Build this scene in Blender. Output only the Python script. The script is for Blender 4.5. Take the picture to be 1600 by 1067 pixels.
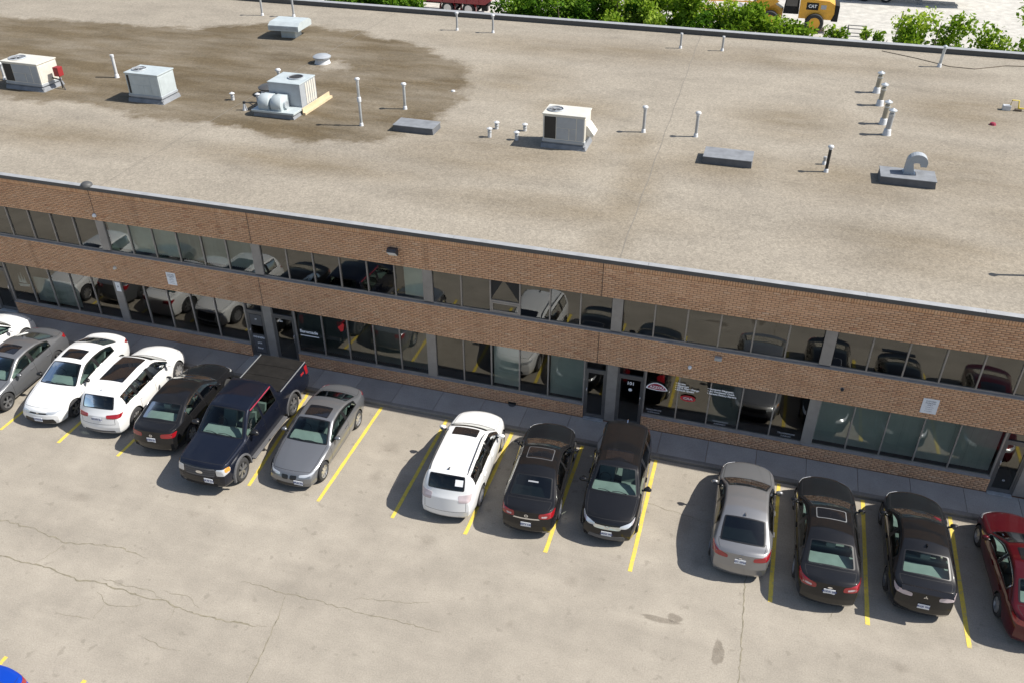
import bpy, bmesh, math, random
import numpy as np
from mathutils import Vector, Matrix
from mathutils.bvhtree import BVHTree
random.seed(7); RNG = np.random.default_rng(11)
for o in list(bpy.data.objects): bpy.data.objects.remove(o)
SC = bpy.context.scene
COL = SC.collection
rad = math.radians

# ------------------------------------------------------------------ camera
cam_d = bpy.data.cameras.new('camera'); cam = bpy.data.objects.new('camera', cam_d); COL.objects.link(cam)
cam_d.sensor_width = 36.0; cam_d.lens = 1369.2 / 1600 * 36.0
cam_d.clip_start = 0.5; cam_d.clip_end = 3000
cam.location = (7.607, -22.845, 18.641)
cam.rotation_euler = (rad(90 - 33.748), 0, rad(16.729))
SC.camera = cam

# ------------------------------------------------------------------ sky, sun, exposure
SUN_AZ, SUN_EL = rad(13.5), rad(47.0)          # azimuth from +X towards +Y
w = bpy.data.worlds.new('World'); SC.world = w; w.use_nodes = True
nt = w.node_tree; nt.nodes.clear()
sky = nt.nodes.new('ShaderNodeTexSky'); sky.sky_type = 'NISHITA'; sky.sun_disc = False
sky.sun_elevation = SUN_EL; sky.sun_rotation = rad(90) - SUN_AZ
sky.air_density = 1.0; sky.dust_density = 1.2; sky.ozone_density = 1.0
bg = nt.nodes.new('ShaderNodeBackground'); bg.inputs['Strength'].default_value = 0.09
wo = nt.nodes.new('ShaderNodeOutputWorld')
# thin broken cloud spread evenly over the whole sky
tc = nt.nodes.new('ShaderNodeTexCoord'); sep = nt.nodes.new('ShaderNodeSeparateXYZ'); nt.links.new(tc.outputs['Generated'], sep.inputs[0])
def _m(op, a, b):
    n_ = nt.nodes.new('ShaderNodeMath'); n_.operation = op
    for i_, v_ in enumerate((a, b)):
        if hasattr(v_, 'is_linked'): nt.links.new(v_, n_.inputs[i_])
        else: n_.inputs[i_].default_value = v_
    return n_.outputs[0]
zz = _m('ADD', _m('MAXIMUM', sep.outputs[2], 0.0), .25); cmb = nt.nodes.new('ShaderNodeCombineXYZ')
nt.links.new(_m('DIVIDE', sep.outputs[0], zz), cmb.inputs[0]); nt.links.new(_m('DIVIDE', sep.outputs[1], zz), cmb.inputs[1])
cn = nt.nodes.new('ShaderNodeTexNoise'); cn.inputs['Scale'].default_value = 2.6; cn.inputs['Detail'].default_value = 7; cn.inputs['Roughness'].default_value = .6; cn.inputs['Distortion'].default_value = .5
nt.links.new(cmb.outputs[0], cn.inputs['Vector']); cr = nt.nodes.new('ShaderNodeValToRGB'); cr.color_ramp.elements[0].position = .50; cr.color_ramp.elements[1].position = .78
nt.links.new(cn.outputs['Fac'], cr.inputs[0]); cmx = nt.nodes.new('ShaderNodeMix'); cmx.data_type = 'RGBA'
nt.links.new(_m('MULTIPLY', cr.outputs[0], .4), cmx.inputs[0]); nt.links.new(sky.outputs[0], cmx.inputs[6]); cmx.inputs[7].default_value = (7.5, 7.7, 8.0, 1)
nt.links.new(cmx.outputs[2], bg.inputs[0]); nt.links.new(bg.outputs[0], wo.inputs[0])
sd = bpy.data.lights.new('sun', 'SUN'); sd.energy = 4.7; sd.angle = rad(0.53); sd.color = (1.0, 0.955, 0.88)
sun = bpy.data.objects.new('sun', sd); COL.objects.link(sun)
sv = Vector((math.cos(SUN_EL) * math.cos(SUN_AZ), math.cos(SUN_EL) * math.sin(SUN_AZ), math.sin(SUN_EL)))
sun.rotation_euler = sv.to_track_quat('Z', 'Y').to_euler(); sun.location = sv * 60
SC.view_settings.view_transform = 'Standard'; SC.view_settings.look = 'None'
SC.view_settings.gamma = 1.0; SC.view_settings.use_curve_mapping = False
SC.view_settings.exposure = 0.53
SC.render.engine = 'CYCLES'
SC.cycles.max_bounces = 8; SC.cycles.transparent_max_bounces = 12

# ------------------------------------------------------------------ helpers
def tag(o, label=None, cat=None, group=None, kind=None):
    if label: o['label'] = label
    if cat: o['category'] = cat
    if group: o['group'] = group
    if kind: o['kind'] = kind
    return o

def empty(name, loc=(0, 0, 0), rz=0.0, parent=None):
    o = bpy.data.objects.new(name, None); COL.objects.link(o)
    o.location = loc; o.rotation_euler = (0, 0, rz); o.empty_display_size = 0.2
    if parent: o.parent = parent
    return o

def link(name, me, parent=None, loc=None, rot=None):
    o = bpy.data.objects.new(name, me); COL.objects.link(o)
    if parent: o.parent = parent
    if loc is not None: o.location = loc
    if rot is not None: o.rotation_euler = rot
    return o

def mesh(name, V, F, mats, smooth=None, mi=None):
    me = bpy.data.meshes.new(name)
    me.from_pydata([tuple(map(float, v)) for v in V], [], [tuple(int(i) for i in f) for f in F])
    for m in (mats if isinstance(mats, (list, tuple)) else [mats]): me.materials.append(m)
    if mi is not None: me.polygons.foreach_set('material_index', np.asarray(mi, dtype=np.int32))
    if smooth is not None:
        me.polygons.foreach_set('use_smooth', np.ones(len(me.polygons), dtype=bool))
        if smooth < 180: me.set_sharp_from_angle(angle=rad(smooth))
    me.update()
    return me

class MB:
    """collects simple solids into one mesh"""
    def __init__(s): s.V = []; s.F = []; s.M = []; s.m = 0
    def add(s, V, F):
        b = len(s.V); s.V += [tuple(v) for v in V]
        for f in F: s.F.append(tuple(i + b for i in f)); s.M.append(s.m)
        return s
    def box(s, x0, x1, y0, y1, z0, z1, bev=0.0):
        if bev > 0:
            return s.bevbox(x0, x1, y0, y1, z0, z1, bev)
        V = [(x, y, z) for x in (x0, x1) for y in (y0, y1) for z in (z0, z1)]
        return s.add(V, [(0, 1, 3, 2), (4, 6, 7, 5), (0, 4, 5, 1), (2, 3, 7, 6), (0, 2, 6, 4), (1, 5, 7, 3)])
    def bevbox(s, x0, x1, y0, y1, z0, z1, b):
        bm = bmesh.new(); bmesh.ops.create_cube(bm, size=1)
        for v in bm.verts:
            v.co = Vector(((x0 + x1) / 2 + v.co.x * (x1 - x0), (y0 + y1) / 2 + v.co.y * (y1 - y0), (z0 + z1) / 2 + v.co.z * (z1 - z0)))
        bmesh.ops.bevel(bm, geom=bm.edges[:], offset=b, segments=2, affect='EDGES', profile=0.6)
        bm.verts.index_update()
        s.add([v.co[:] for v in bm.verts], [[v.index for v in f.verts] for f in bm.faces]); bm.free(); return s
    def prism(s, pts, axis, a, b):
        """extrude a 2D polygon along axis (0,1,2) from a to b"""
        n = len(pts)
        def P(p, t):
            r = list(p); r.insert(axis, t); return tuple(r)
        V = [P(p, a) for p in pts] + [P(p, b) for p in pts]
        F = [tuple(range(n))[::-1], tuple(range(n, 2 * n))] + [(i, (i + 1) % n, n + (i + 1) % n, n + i) for i in range(n)]
        return s.add(V, F)
    def lathe(s, prof, c=(0, 0, 0), axis='z', seg=20, cap=True):
        n = len(prof); V = []; F = []
        for k in range(seg):
            a = 2 * math.pi * k / seg
            for r, h in prof:
                p = (r * math.cos(a), r * math.sin(a), h)
                if axis == 'y': p = (p[0], p[2], p[1])
                elif axis == 'x': p = (p[2], p[0], p[1])
                V.append((c[0] + p[0], c[1] + p[1], c[2] + p[2]))
        for k in range(seg):
            k2 = (k + 1) % seg
            for i in range(n - 1): F.append((k * n + i, k2 * n + i, k2 * n + i + 1, k * n + i + 1))
        if cap:
            if prof[0][0] > 1e-4: F.append(tuple(k * n for k in range(seg))[::-1])
            if prof[-1][0] > 1e-4: F.append(tuple(k * n + n - 1 for k in range(seg)))
        return s.add(V, F)
    def tube(s, pts, r, seg=8):
        pts = [Vector(p) for p in pts]; rs = r if isinstance(r, (list, tuple)) else [r] * len(pts)
        V = []; F = []
        for i, p in enumerate(pts):
            t = (pts[min(i + 1, len(pts) - 1)] - pts[max(i - 1, 0)]).normalized()
            u = t.cross(Vector((0, 0, 1)) if abs(t.z) < .9 else Vector((1, 0, 0))).normalized(); v = t.cross(u)
            for k in range(seg):
                a = 2 * math.pi * k / seg; V.append(p + (u * math.cos(a) + v * math.sin(a)) * rs[i])
        for i in range(len(pts) - 1):
            for k in range(seg):
                k2 = (k + 1) % seg; F.append((i * seg + k, i * seg + k2, (i + 1) * seg + k2, (i + 1) * seg + k))
        F.append(tuple(range(seg))[::-1]); F.append(tuple(range((len(pts) - 1) * seg, len(pts) * seg)))
        return s.add(V, F)
    def me(s, name, mats, smooth=None): return mesh(name, s.V, s.F, mats, smooth, s.M)
    def build(s, name, mats, parent=None, smooth=None, loc=None, rot=None):
        return link(name, s.me(name, mats, smooth), parent, loc, rot)

# ------------------------------------------------------------------ materials
class NT:
    def __init__(s, name):
        s.m = bpy.data.materials.new(name); s.m.use_nodes = True; s.t = s.m.node_tree; s.t.nodes.clear()
        s.out = s.t.nodes.new('ShaderNodeOutputMaterial')
    def n(s, kind, **kw):
        nd = s.t.nodes.new('ShaderNode' + kind)
        for k, v in kw.items():
            if k.startswith('i_'): nd.inputs[k[2:].replace('_', ' ')].default_value = v
            else: setattr(nd, k, v)
        return nd
    def l(s, a, b): s.t.links.new(a, b)
    def pos(s): return s.n('NewGeometry').outputs['Position']
    def noise(s, vec, scale, detail=4, rough=.55, sc=None):
        if sc:
            mp = s.n('Mapping'); mp.inputs['Scale'].default_value = sc; s.l(vec, mp.inputs[0]); vec = mp.outputs[0]
        nd = s.n('TexNoise'); nd.inputs['Scale'].default_value = scale; nd.inputs['Detail'].default_value = detail; nd.inputs['Roughness'].default_value = rough
        s.l(vec, nd.inputs['Vector']); return nd.outputs['Fac']
    def ramp(s, fac, stops):
        nd = s.n('ValToRGB'); e = nd.color_ramp.elements
        while len(e) < len(stops): e.new(.5)
        for el, (p, c) in zip(e, stops):
            el.position = p; el.color = (c[0], c[1], c[2], 1) if isinstance(c, (tuple, list)) else (c, c, c, 1)
        s.l(fac, nd.inputs[0]); return nd.outputs[0]
    def mix(s, fac, a, b, mode='MIX'):
        nd = s.n('Mix', data_type='RGBA', blend_type=mode)
        for v, i in ((fac, 0), (a, 6), (b, 7)):
            if hasattr(v, 'is_linked'): s.l(v, nd.inputs[i])
            else: nd.inputs[i].default_value = v if i == 0 else (v[0], v[1], v[2], 1)
        return nd.outputs[2]
    def math(s, op, a, b=0.0, c=None):
        nd = s.n('Math', operation=op)
        for i, v in enumerate((a, b, c)):
            if v is None: continue
            if hasattr(v, 'is_linked'): s.l(v, nd.inputs[i])
            else: nd.inputs[i].default_value = v
        return nd.outputs[0]
    def princ(s, color=None, rough=.5, metal=0, spec=.5, coat=0, bump=None, bstr=.3, bdist=.01):
        p = s.n('BsdfPrincipled')
        if color is not None:
            if hasattr(color, 'is_linked'): s.l(color, p.inputs['Base Color'])
            else: p.inputs['Base Color'].default_value = (color[0], color[1], color[2], 1)
        if hasattr(rough, 'is_linked'): s.l(rough, p.inputs['Roughness'])
        else: p.inputs['Roughness'].default_value = rough
        p.inputs['Metallic'].default_value = metal; p.inputs['Specular IOR Level'].default_value = spec
        p.inputs['Coat Weight'].default_value = coat; p.inputs['Coat IOR'].default_value = 1.46; p.inputs['Coat Roughness'].default_value = .025
        if bump is not None:
            b = s.n('Bump'); b.inputs['Strength'].default_value = bstr; b.inputs['Distance'].default_value = bdist
            s.l(bump, b.inputs['Height']); s.l(b.outputs[0], p.inputs['Normal'])
        s.l(p.outputs[0], s.out.inputs[0]); return p

def simple(name, col, rough=.5, metal=0, spec=.5, coat=0, var=.12, scale=3.0, emit=None):
    """plain colour with a little mottling"""
    t = NT(name); po = t.n('TexCoord').outputs['Object']
    f = t.noise(po, scale, 5, .6)
    c = t.ramp(f, [(.3, [max(0, x * (1 - var)) for x in col]), (.7, [min(1, x * (1 + var)) for x in col])])
    r = t.math('MULTIPLY_ADD', f, .12, rough - .06)
    t.princ(c, r, metal, spec, coat); return t.m

def paint(name, col, metal=0.0, rough=.32):
    t = NT(name); po = t.n('TexCoord').outputs['Object']
    f = t.noise(po, 1.7, 5, .6)                        # a film of dust
    c = t.mix(t.math('MULTIPLY', f, .014), col, (.33, .31, .28))
    t.princ(c, t.math('MULTIPLY_ADD', f, .10, rough - .05), metal, .5 if metal > .3 or col[0] > .5 else .05, 1.0); return t.m

def glass(name, tint, ior):
    t = NT(name); a = t.n('BsdfTransparent'); a.inputs[0].default_value = (*tint, 1)
    g = t.n('BsdfGlossy'); g.inputs['Roughness'].default_value = .015; g.inputs[0].default_value = (.97, .98, .95, 1)
    f = t.n('Fresnel'); f.inputs['IOR'].default_value = ior
    m = t.n('MixShader'); t.l(f.outputs[0], m.inputs[0]); t.l(a.outputs[0], m.inputs[1]); t.l(g.outputs[0], m.inputs[2])
    t.l(m.outputs[0], t.out.inputs[0]); return t.m

def asphalt():
    t = NT('asphalt'); p = t.pos()
    big = t.noise(p, .16, 5, .6); mid = t.noise(p, .9, 6, .65); streak = t.noise(p, .5, 4, .6, (.25, 1.6, 1)); fine = t.noise(p, 26, 3, .7)
    spots = t.noise(p, 3.1, 3, .5)
    c = t.ramp(big, [(.3, (.300, .268, .222)), (.5, (.326, .292, .242)), (.72, (.350, .314, .260))])
    c = t.mix(.38, c, t.ramp(mid, [(.3, .68), (.7, 1.28)]), 'MULTIPLY')
    c = t.mix(.5, c, t.ramp(streak, [(.3, .80), (.7, 1.18)]), 'MULTIPLY')
    c = t.mix(.85, c, t.ramp(fine, [(.25, .76), (.5, 1.0), (.78, 1.24)]), 'MULTIPLY')
    c = t.mix(t.ramp(spots, [(.30, .35), (.36, 0.0)]), c, (.17, .15, .12))
    at = t.n('Attribute', attribute_name='stain').outputs['Fac']
    c = t.mix(t.math('MULTIPLY', at, .62), c, (.12, .085, .05))
    t.princ(c, .9, spec=.25, bump=fine, bstr=.35, bdist=.01); return t.m

def gravel_roof():
    t = NT('roof_gravel'); p = t.pos()
    fine = t.noise(p, 17, 4, .75); mid = t.noise(p, .55, 6, .62, (.7, 1.4, 1)); big = t.noise(p, .12, 4, .6)
    grit = t.n('TexVoronoi'); grit.inputs['Scale'].default_value = 13; t.l(p, grit.inputs['Vector'])
    c = t.ramp(big, [(.3, (.272, .240, .194)), (.7, (.315, .280, .227))])
    c = t.mix(.7, c, t.ramp(mid, [(.28, .78), (.5, 1.0), (.75, 1.16)]), 'MULTIPLY')
    c = t.mix(1, c, t.ramp(fine, [(.25, .72), (.5, 1.0), (.76, 1.27)]), 'MULTIPLY')
    c = t.mix(.5, c, t.ramp(grit.outputs['Color'], [(.1, .75), (.9, 1.25)]), 'MULTIPLY')
    wet = t.n('Attribute', attribute_name='wet').outputs['Fac']         # signed distance to the damp patch, metres
    n2 = t.noise(p, .6, 9, .68); n3 = t.noise(p, .38, 5, .65, (.45, 1.5, 1))
    d = t.math('ADD', wet, t.math('MULTIPLY', t.math('SUBTRACT', n2, .5), 3.4))
    mask = t.ramp(t.math('MULTIPLY_ADD', d, .5, .5), [(.30, 0.0), (.50, .55), (.62, 1.0)])
    depth = t.ramp(n3, [(.30, .5), (.60, 1.0)])
    dark = t.mix(1, c, (.40, .345, .255), 'MULTIPLY')
    c = t.mix(t.math('MULTIPLY', mask, depth), c, dark)
    st = t.n('Attribute', attribute_name='stain').outputs['Fac']
    c = t.mix(t.math('MULTIPLY', st, t.ramp(n3, [(.3, .25), (.65, .8)])), c, t.mix(1, c, (.62, .56, .46), 'MULTIPLY'))
    t.princ(c, .95, spec=.2, bump=fine, bstr=.5, bdist=.02); return t.m

def concrete(name, a, b, spec=.3):
    t = NT(name); p = t.pos(); f = t.noise(p, 1.3, 6, .65); g = t.noise(p, 30, 3, .7)
    at = t.n('ObjectInfo').outputs['Random']
    c = t.ramp(f, [(.28, a), (.72, b)])
    c = t.mix(.6, c, t.ramp(g, [(.3, .75), (.7, 1.22)]), 'MULTIPLY')
    c = t.mix(1, c, t.ramp(at, [(0, .88), (1, 1.1)]), 'MULTIPLY')
    t.princ(c, .88, spec=spec, bump=g, bstr=.2); return t.m

def brick_mat():
    t = NT('brick_face'); p = t.pos()
    tone = t.n('Attribute', attribute_name='tone').outputs['Fac']
    c = t.ramp(tone, [(0, (.54, .29, .165)), (.3, (.67, .395, .230)), (.7, (.72, .445, .270)), (1, (.75, .50, .32))])
    f = t.noise(p, 40, 4, .7); g = t.noise(p, .35, 4, .6)
    c = t.mix(.7, c, t.ramp(f, [(.3, .78), (.7, 1.2)]), 'MULTIPLY'); c = t.mix(.5, c, t.ramp(g, [(.3, .82), (.7, 1.14)]), 'MULTIPLY')
    sk = t.noise(p, 1.0, 5, .65, (2.2, 1, .16)); c = t.mix(.75, c, t.ramp(sk, [(.28, .70), (.45, 1.0), (.75, 1.06)]), 'MULTIPLY')   # rain streaks
    t.princ(c, .85, spec=.25, bump=f, bstr=.25); return t.m

def leaf_mat(name, cols):
    t = NT(name); tone = t.n('Attribute', attribute_name='tone').outputs['Fac']
    c = t.ramp(tone, [(0, cols[0]), (.5, cols[1]), (1, cols[2])])
    d = t.n('BsdfDiffuse'); tr = t.n('BsdfTranslucent'); t.l(c, d.inputs[0]); t.l(t.mix(1, c, (1.25, 1.25, .6), 'MULTIPLY'), tr.inputs[0])
    m = t.n('MixShader'); m.inputs[0].default_value = .4; t.l(d.outputs[0], m.inputs[1]); t.l(tr.outputs[0], m.inputs[2])
    t.l(m.outputs[0], t.out.inputs[0]); return t.m

def yellow_line():
    t = NT('line_paint'); p = t.pos(); f = t.noise(p, 9, 5, .7); g = t.noise(p, 60, 2, .6)
    c = t.ramp(f, [(.33, (.42, .36, .22)), (.45, (.66, .50, .075)), (.75, (.76, .60, .10))])
    c = t.mix(.4, c, t.ramp(g, [(.3, .8), (.7, 1.15)]), 'MULTIPLY')
    t.princ(c, .75); return t.m

M = {}
M['asphalt'] = asphalt(); M['roof'] = gravel_roof(); M['brick'] = brick_mat(); M['line'] = yellow_line()
M['slab'] = concrete('pavement_concrete', (.27, .265, .255), (.345, .34, .328)); M['kerb'] = concrete('kerb_concrete', (.17, .165, .155), (.24, .23, .215))
M['yard'] = concrete('yard_concrete', (.36, .345, .31), (.60, .575, .52))
M['crack'] = simple('crack_fill', (.215, .19, .135), .95, var=.35, scale=6)
M['seam'] = simple('seam_tar', (.20, .18, .15), .9)
M['mortar'] = simple('mortar', (.24, .125, .075), .95)
M['interior'] = simple('interior_wall', (.30, .29, .27), .9); M['carpet'] = simple('carpet', (.07, .07, .075), .95)
M['frame'] = simple('window_frame_metal', (.30, .28, .26), .45, .35); M['pillar'] = simple('pillar_cladding', (.29, .27, .25), .5, .2)
M['sill'] = simple('sill_metal', (.29, .27, .26), .5, .2); M['doorframe'] = simple('door_metal', (.13, .125, .12), .45, .3)
M['flash'] = simple('roof_flashing', (.34, .345, .35), .55, .1); M['fascia'] = simple('dark_fascia', (.075, .075, .075), .55)
M['galv'] = simple('galvanised', (.52, .55, .57), .42, .55, var=.2, scale=5); M['white_pvc'] = simple('white_pipe', (.56, .57, .58), .5)
M['grey_pipe'] = simple('grey_pipe', (.40, .41, .42), .5, .3); M['tan_pipe'] = simple('weathered_pipe', (.36, .33, .26), .6, .2)
M['black_pipe'] = simple('black_pipe', (.02, .02, .022), .5)
M['hvac'] = simple('hvac_cream', (.60, .575, .51), .55, var=.09); M['hvac_blue'] = simple('hvac_pale', (.47, .52, .53), .5, .1, var=.09)
M['hvac_panel'] = simple('hvac_panel', (.36, .385, .41), .55, .1, var=.08); M['hvac_dark'] = simple('hvac_coil', (.03, .028, .026), .6)
M['membrane'] = simple('roof_membrane', (.20, .21, .225), .8, var=.2); M['membrane_dark'] = simple('membrane_side', (.11, .115, .125), .8, var=.2)
M['wood'] = simple('lumber', (.60, .47, .30), .8); M['red_box'] = simple('red_plastic', (.26, .02, .022), .5); M['gas_yellow'] = simple('gas_pipe_yellow', (.65, .50, .04), .5)
M['white'] = simple('white_sign', (.80, .81, .83), .5, var=.04); M['ink'] = simple('sign_ink', (.16, .17, .22), .6); M['white_ink'] = simple('white_lettering', (.85, .86, .88), .5, var=.02)
M['dim_ink'] = simple('dim_lettering', (.30, .31, .33), .6); M['red_ink'] = simple('red_lettering', (.62, .03, .035), .5); M['maroon'] = simple('maroon_vinyl', (.30, .02, .05), .5)
M['board'] = simple('door_board', (.085, .085, .09), .6); M['blind'] = simple('blind_fabric', (.76, .80, .78), .85, var=.06); M['blind_dark'] = simple('blind_dark', (.22, .25, .25), .85)
M['lamp_body'] = simple('lamp_housing', (.05, .05, .055), .5); M['lens'] = simple('lamp_lens', (.72, .73, .72), .3)
M['win'] = glass('window_glass', (.66, .72, .71), 2.05); M['win_frost'] = glass('frosted_pane', (.72, .80, .77), 1.9)
M['tyre'] = simple('tyre_rubber', (.030, .030, .031), .85); M['rim'] = simple('alloy', (.58, .58, .59), .3, .75); M['rim_dark'] = simple('dark_alloy', (.30, .30, .305), .35, .7)
M['trim'] = simple('black_trim', (.012, .012, .013), .35); M['gap'] = simple('panel_gap_dark', (.015, .015, .016), .7); M['under'] = simple('underbody', (.012, .012, .012), .9)
M['chrome'] = simple('chrome', (.75, .76, .78), .12, 1.0, var=.02); M['grey_plastic'] = simple('grey_plastic', (.10, .10, .105), .6)
M['car_glass'] = glass('car_glass', (.60, .74, .69), 1.38); M['dark_glass'] = glass('privacy_glass', (.10, .13, .13), 1.6)
M['roof_glass'] = simple('sunroof_glass', (.012, .012, .014), .06, coat=1, var=.05)
M['headlamp'] = simple('headlamp', (.60, .62, .64), .12, .35, coat=1); M['amber'] = simple('amber_lens', (.75, .28, .02), .2, coat=1)
M['tail'] = simple('tail_lamp', (.30, .008, .014), .15, coat=1); M['tail_clear'] = simple('clear_tail_lamp', (.55, .46, .47), .15, coat=1)
M['seat'] = simple('seat_cloth', (.20, .20, .20), .85); M['dash'] = simple('dashboard', (.30, .30, .30), .75); M['plate'] = simple('licence_plate', (.72, .74, .78), .5, var=.03); M['plate_ink'] = simple('plate_ink', (.03, .06, .22), .6)
M['tonneau'] = simple('tonneau_vinyl', (.016, .015, .014), .7, spec=.15, var=.3)
M['bark'] = simple('bark', (.14, .11, .08), .9); M['loader'] = simple('machine_yellow', (.72, .36, .02), .45, coat=.3); M['truck_red'] = simple('truck_red', (.26, .012, .022), .4, coat=.5)
M['steel'] = simple('steel', (.30, .31, .32), .5, .6); M['trailer'] = simple('trailer_white', (.72, .72, .70), .5)

_txt = {}
def text_mesh(body, size, mat, bold=0.0, ext=.0015):
    k = (body, size, mat.name, bold)
    if k in _txt: return _txt[k]
    cu = bpy.data.curves.new('lettering', 'FONT'); cu.body = body; cu.size = size; cu.extrude = ext; cu.offset = bold
    cu.align_x = 'CENTER'; cu.align_y = 'CENTER'; cu.resolution_u = 2
    o = bpy.data.objects.new('lettering', cu); COL.objects.link(o)
    dg = bpy.context.evaluated_depsgraph_get(); dg.update()
    me = bpy.data.meshes.new_from_object(o.evaluated_get(dg)); me.materials.clear(); me.materials.append(mat)
    bpy.data.objects.remove(o); _txt[k] = me; return me

def text(name, body, size, mat, parent, loc, rot, bold=0.0, sx=1.0, shear=0):
    o = link(name, text_mesh(body, size, mat, bold), parent, loc, rot); o.scale = (sx, 1, 1); return o
# ================================================================== SETTING
def sheet(name, x0, x1, y0, y1, z, mat, nx=1, ny=1):
    X = np.linspace(x0, x1, nx + 1); Y = np.linspace(y0, y1, ny + 1)
    V = [(x, y, z) for y in Y for x in X]
    F = [(j * (nx + 1) + i, j * (nx + 1) + i + 1, (j + 1) * (nx + 1) + i + 1, (j + 1) * (nx + 1) + i) for j in range(ny) for i in range(nx)]
    return link(name, mesh(name, V, F, mat))

def poly_dist(P, poly):
    """signed distance (+ inside) of points to polygon"""
    poly = np.array(poly); a = poly; b = np.roll(poly, -1, 0)
    d = np.full(len(P), 1e9); ins = np.zeros(len(P), bool)
    for p, q in zip(a, b):
        e = q - p; t = np.clip(((P - p) @ e) / (e @ e), 0, 1)
        d = np.minimum(d, np.linalg.norm(P - p - t[:, None] * e, axis=1))
        c = ((p[1] > P[:, 1]) != (q[1] > P[:, 1])) & (P[:, 0] < (q[0] - p[0]) * (P[:, 1] - p[1]) / (q[1] - p[1] + 1e-12) + p[0])
        ins ^= c
    return np.where(ins, d, -d)

def attr(me, name, vals):
    a = me.attributes.new(name, 'FLOAT', 'POINT'); a.data.foreach_set('value', np.asarray(vals, dtype=np.float32))

ground = tag(sheet('ground', -900, 900, -900, 900, -.05, M['asphalt']), kind='structure')
lot = tag(sheet('parking_lot', -70, 60, -60, 0.3, 0.0, M['asphalt'], 260, 120), kind='structure')
yard = tag(sheet('yard', -300, 300, 26.8, 320, 0.0, M['yard']), kind='structure')
co = np.array([v.co[:2] for v in lot.data.vertices])
# oil drips and worn spots inside the stalls and on the lane
st = np.zeros(len(co))
attr(lot.data, 'stain', st)
STAINS = [((8.54, -8.05), .16, .42, .0), ((7.0, -7.45), .55, .10, .05), ((7.35, -7.30), .22, .16, .1), ((-2.4, -3.2), .4, .35, 1.0), ((2.3, -7.6), .12, .10, 1.0), ((3.3, -8.7), .12, .15, 1.0), ((7.2, -3.9), .35, .5, 1.0), ((-2.3, -4.6), .25, .4, 1.0), ((7.7, -5.2), .3, .3, 1.0), ((-6.8, -7.6), .3, .2, 1.0), ((4.5, -6.9), .25, .25, 1.0), ((12.9, -7.2), .3, .2, 1.0), ((0.2, -6.6), .3, .25, 1.0), ((-10.5, -8.0), .4, .25, 1.0)]
def stain_mat():
    t = NT('oil_stain'); f = t.n('Attribute', attribute_name='amt').outputs['Fac']; n = t.noise(t.pos(), 5, 4, .6)
    a = t.n('BsdfTransparent'); d = t.n('BsdfDiffuse'); d.inputs[0].default_value = (.10, .075, .05, 1)
    m = t.n('MixShader'); t.l(t.math('MULTIPLY', f, t.ramp(n, [(.3, .55), (.6, 1.0)])), m.inputs[0]); t.l(a.outputs[0], m.inputs[1]); t.l(d.outputs[0], m.inputs[2]); t.l(m.outputs[0], t.out.inputs[0]); return t.m
SM = stain_mat()
for (c, rx, ry, soft) in STAINS:
    V = [(c[0], c[1], .0045)]; A = [.27 * (1 - soft * .6)]; n = 20
    for k in (1, 2):
        for i in range(n):
            a = 2 * math.pi * i / n; j = 1 + .12 * math.sin(3 * a + c[0]) + .06 * math.sin(7 * a)
            s = (.82 - .5 * soft, 1)[k - 1]
            V.append((c[0] + rx * j * s * math.cos(a), c[1] + ry * j * s * math.sin(a), .0045)); A.append(A[0] if k == 1 else 0)
    F = [(0, 1 + i, 1 + (i + 1) % n) for i in range(n)] + [(1 + i, 1 + n + i, 1 + n + (i + 1) % n, 1 + (i + 1) % n) for i in range(n)]
    me = mesh('oil_stain', V, F, SM); attr(me, 'amt', A); link('oil_stain', me, lot)

# painted stall lines
YK, YE = -1.25, -6.08
LINES = [(-20.0, YK - .05, -20.0, YE), (-17.6, YK - .05, -17.58, YE), (-15.22, YK - .05, -15.21, YE), (-12.98, YK - .05, -12.91, YE), (-10.58, YK - .05, -10.63, YE), (-8.3, YK - .05, -8.28, YE),
         (-6.36, YK - .05, -5.88, YE), (-3.55, YK - .05, -3.53, YE), (-1.17, YK - .05, -1.12, YE), (1.14, YK - .05, 1.15, YE), (3.52, YK - .05, 3.54, YE),
         (5.92, YK - .05, 5.95, YE), (9.72, YK - .05, 9.70, YE + .03), (12.17, YK - .05, 12.15, YE), (14.61, YK - .05, 14.58, YE), (17.05, YK - .05, 17.02, YE), (19.5, YK - .05, 19.5, YE)]
LINES += [(-8.42 + 2.33 * k, -13.26, -8.40 + 2.33 * k, -18.2) for k in (-3, -2, -1, 0, 1)]
for (x0, y0, x1, y1) in LINES:
    hw = .056; V = []; F = []; n = 14
    for i in range(n + 1):
        t = i / n; x = x0 + (x1 - x0) * t; y = y0 + (y1 - y0) * t
        for s in (-1, 1): V.append((x + s * (hw + random.uniform(-.006, .006)), y, .005))
        if i: F.append((2 * i - 2, 2 * i - 1, 2 * i + 1, 2 * i))
    link('parking_line', mesh('parking_line', V, F, M['line']), lot)

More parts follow.
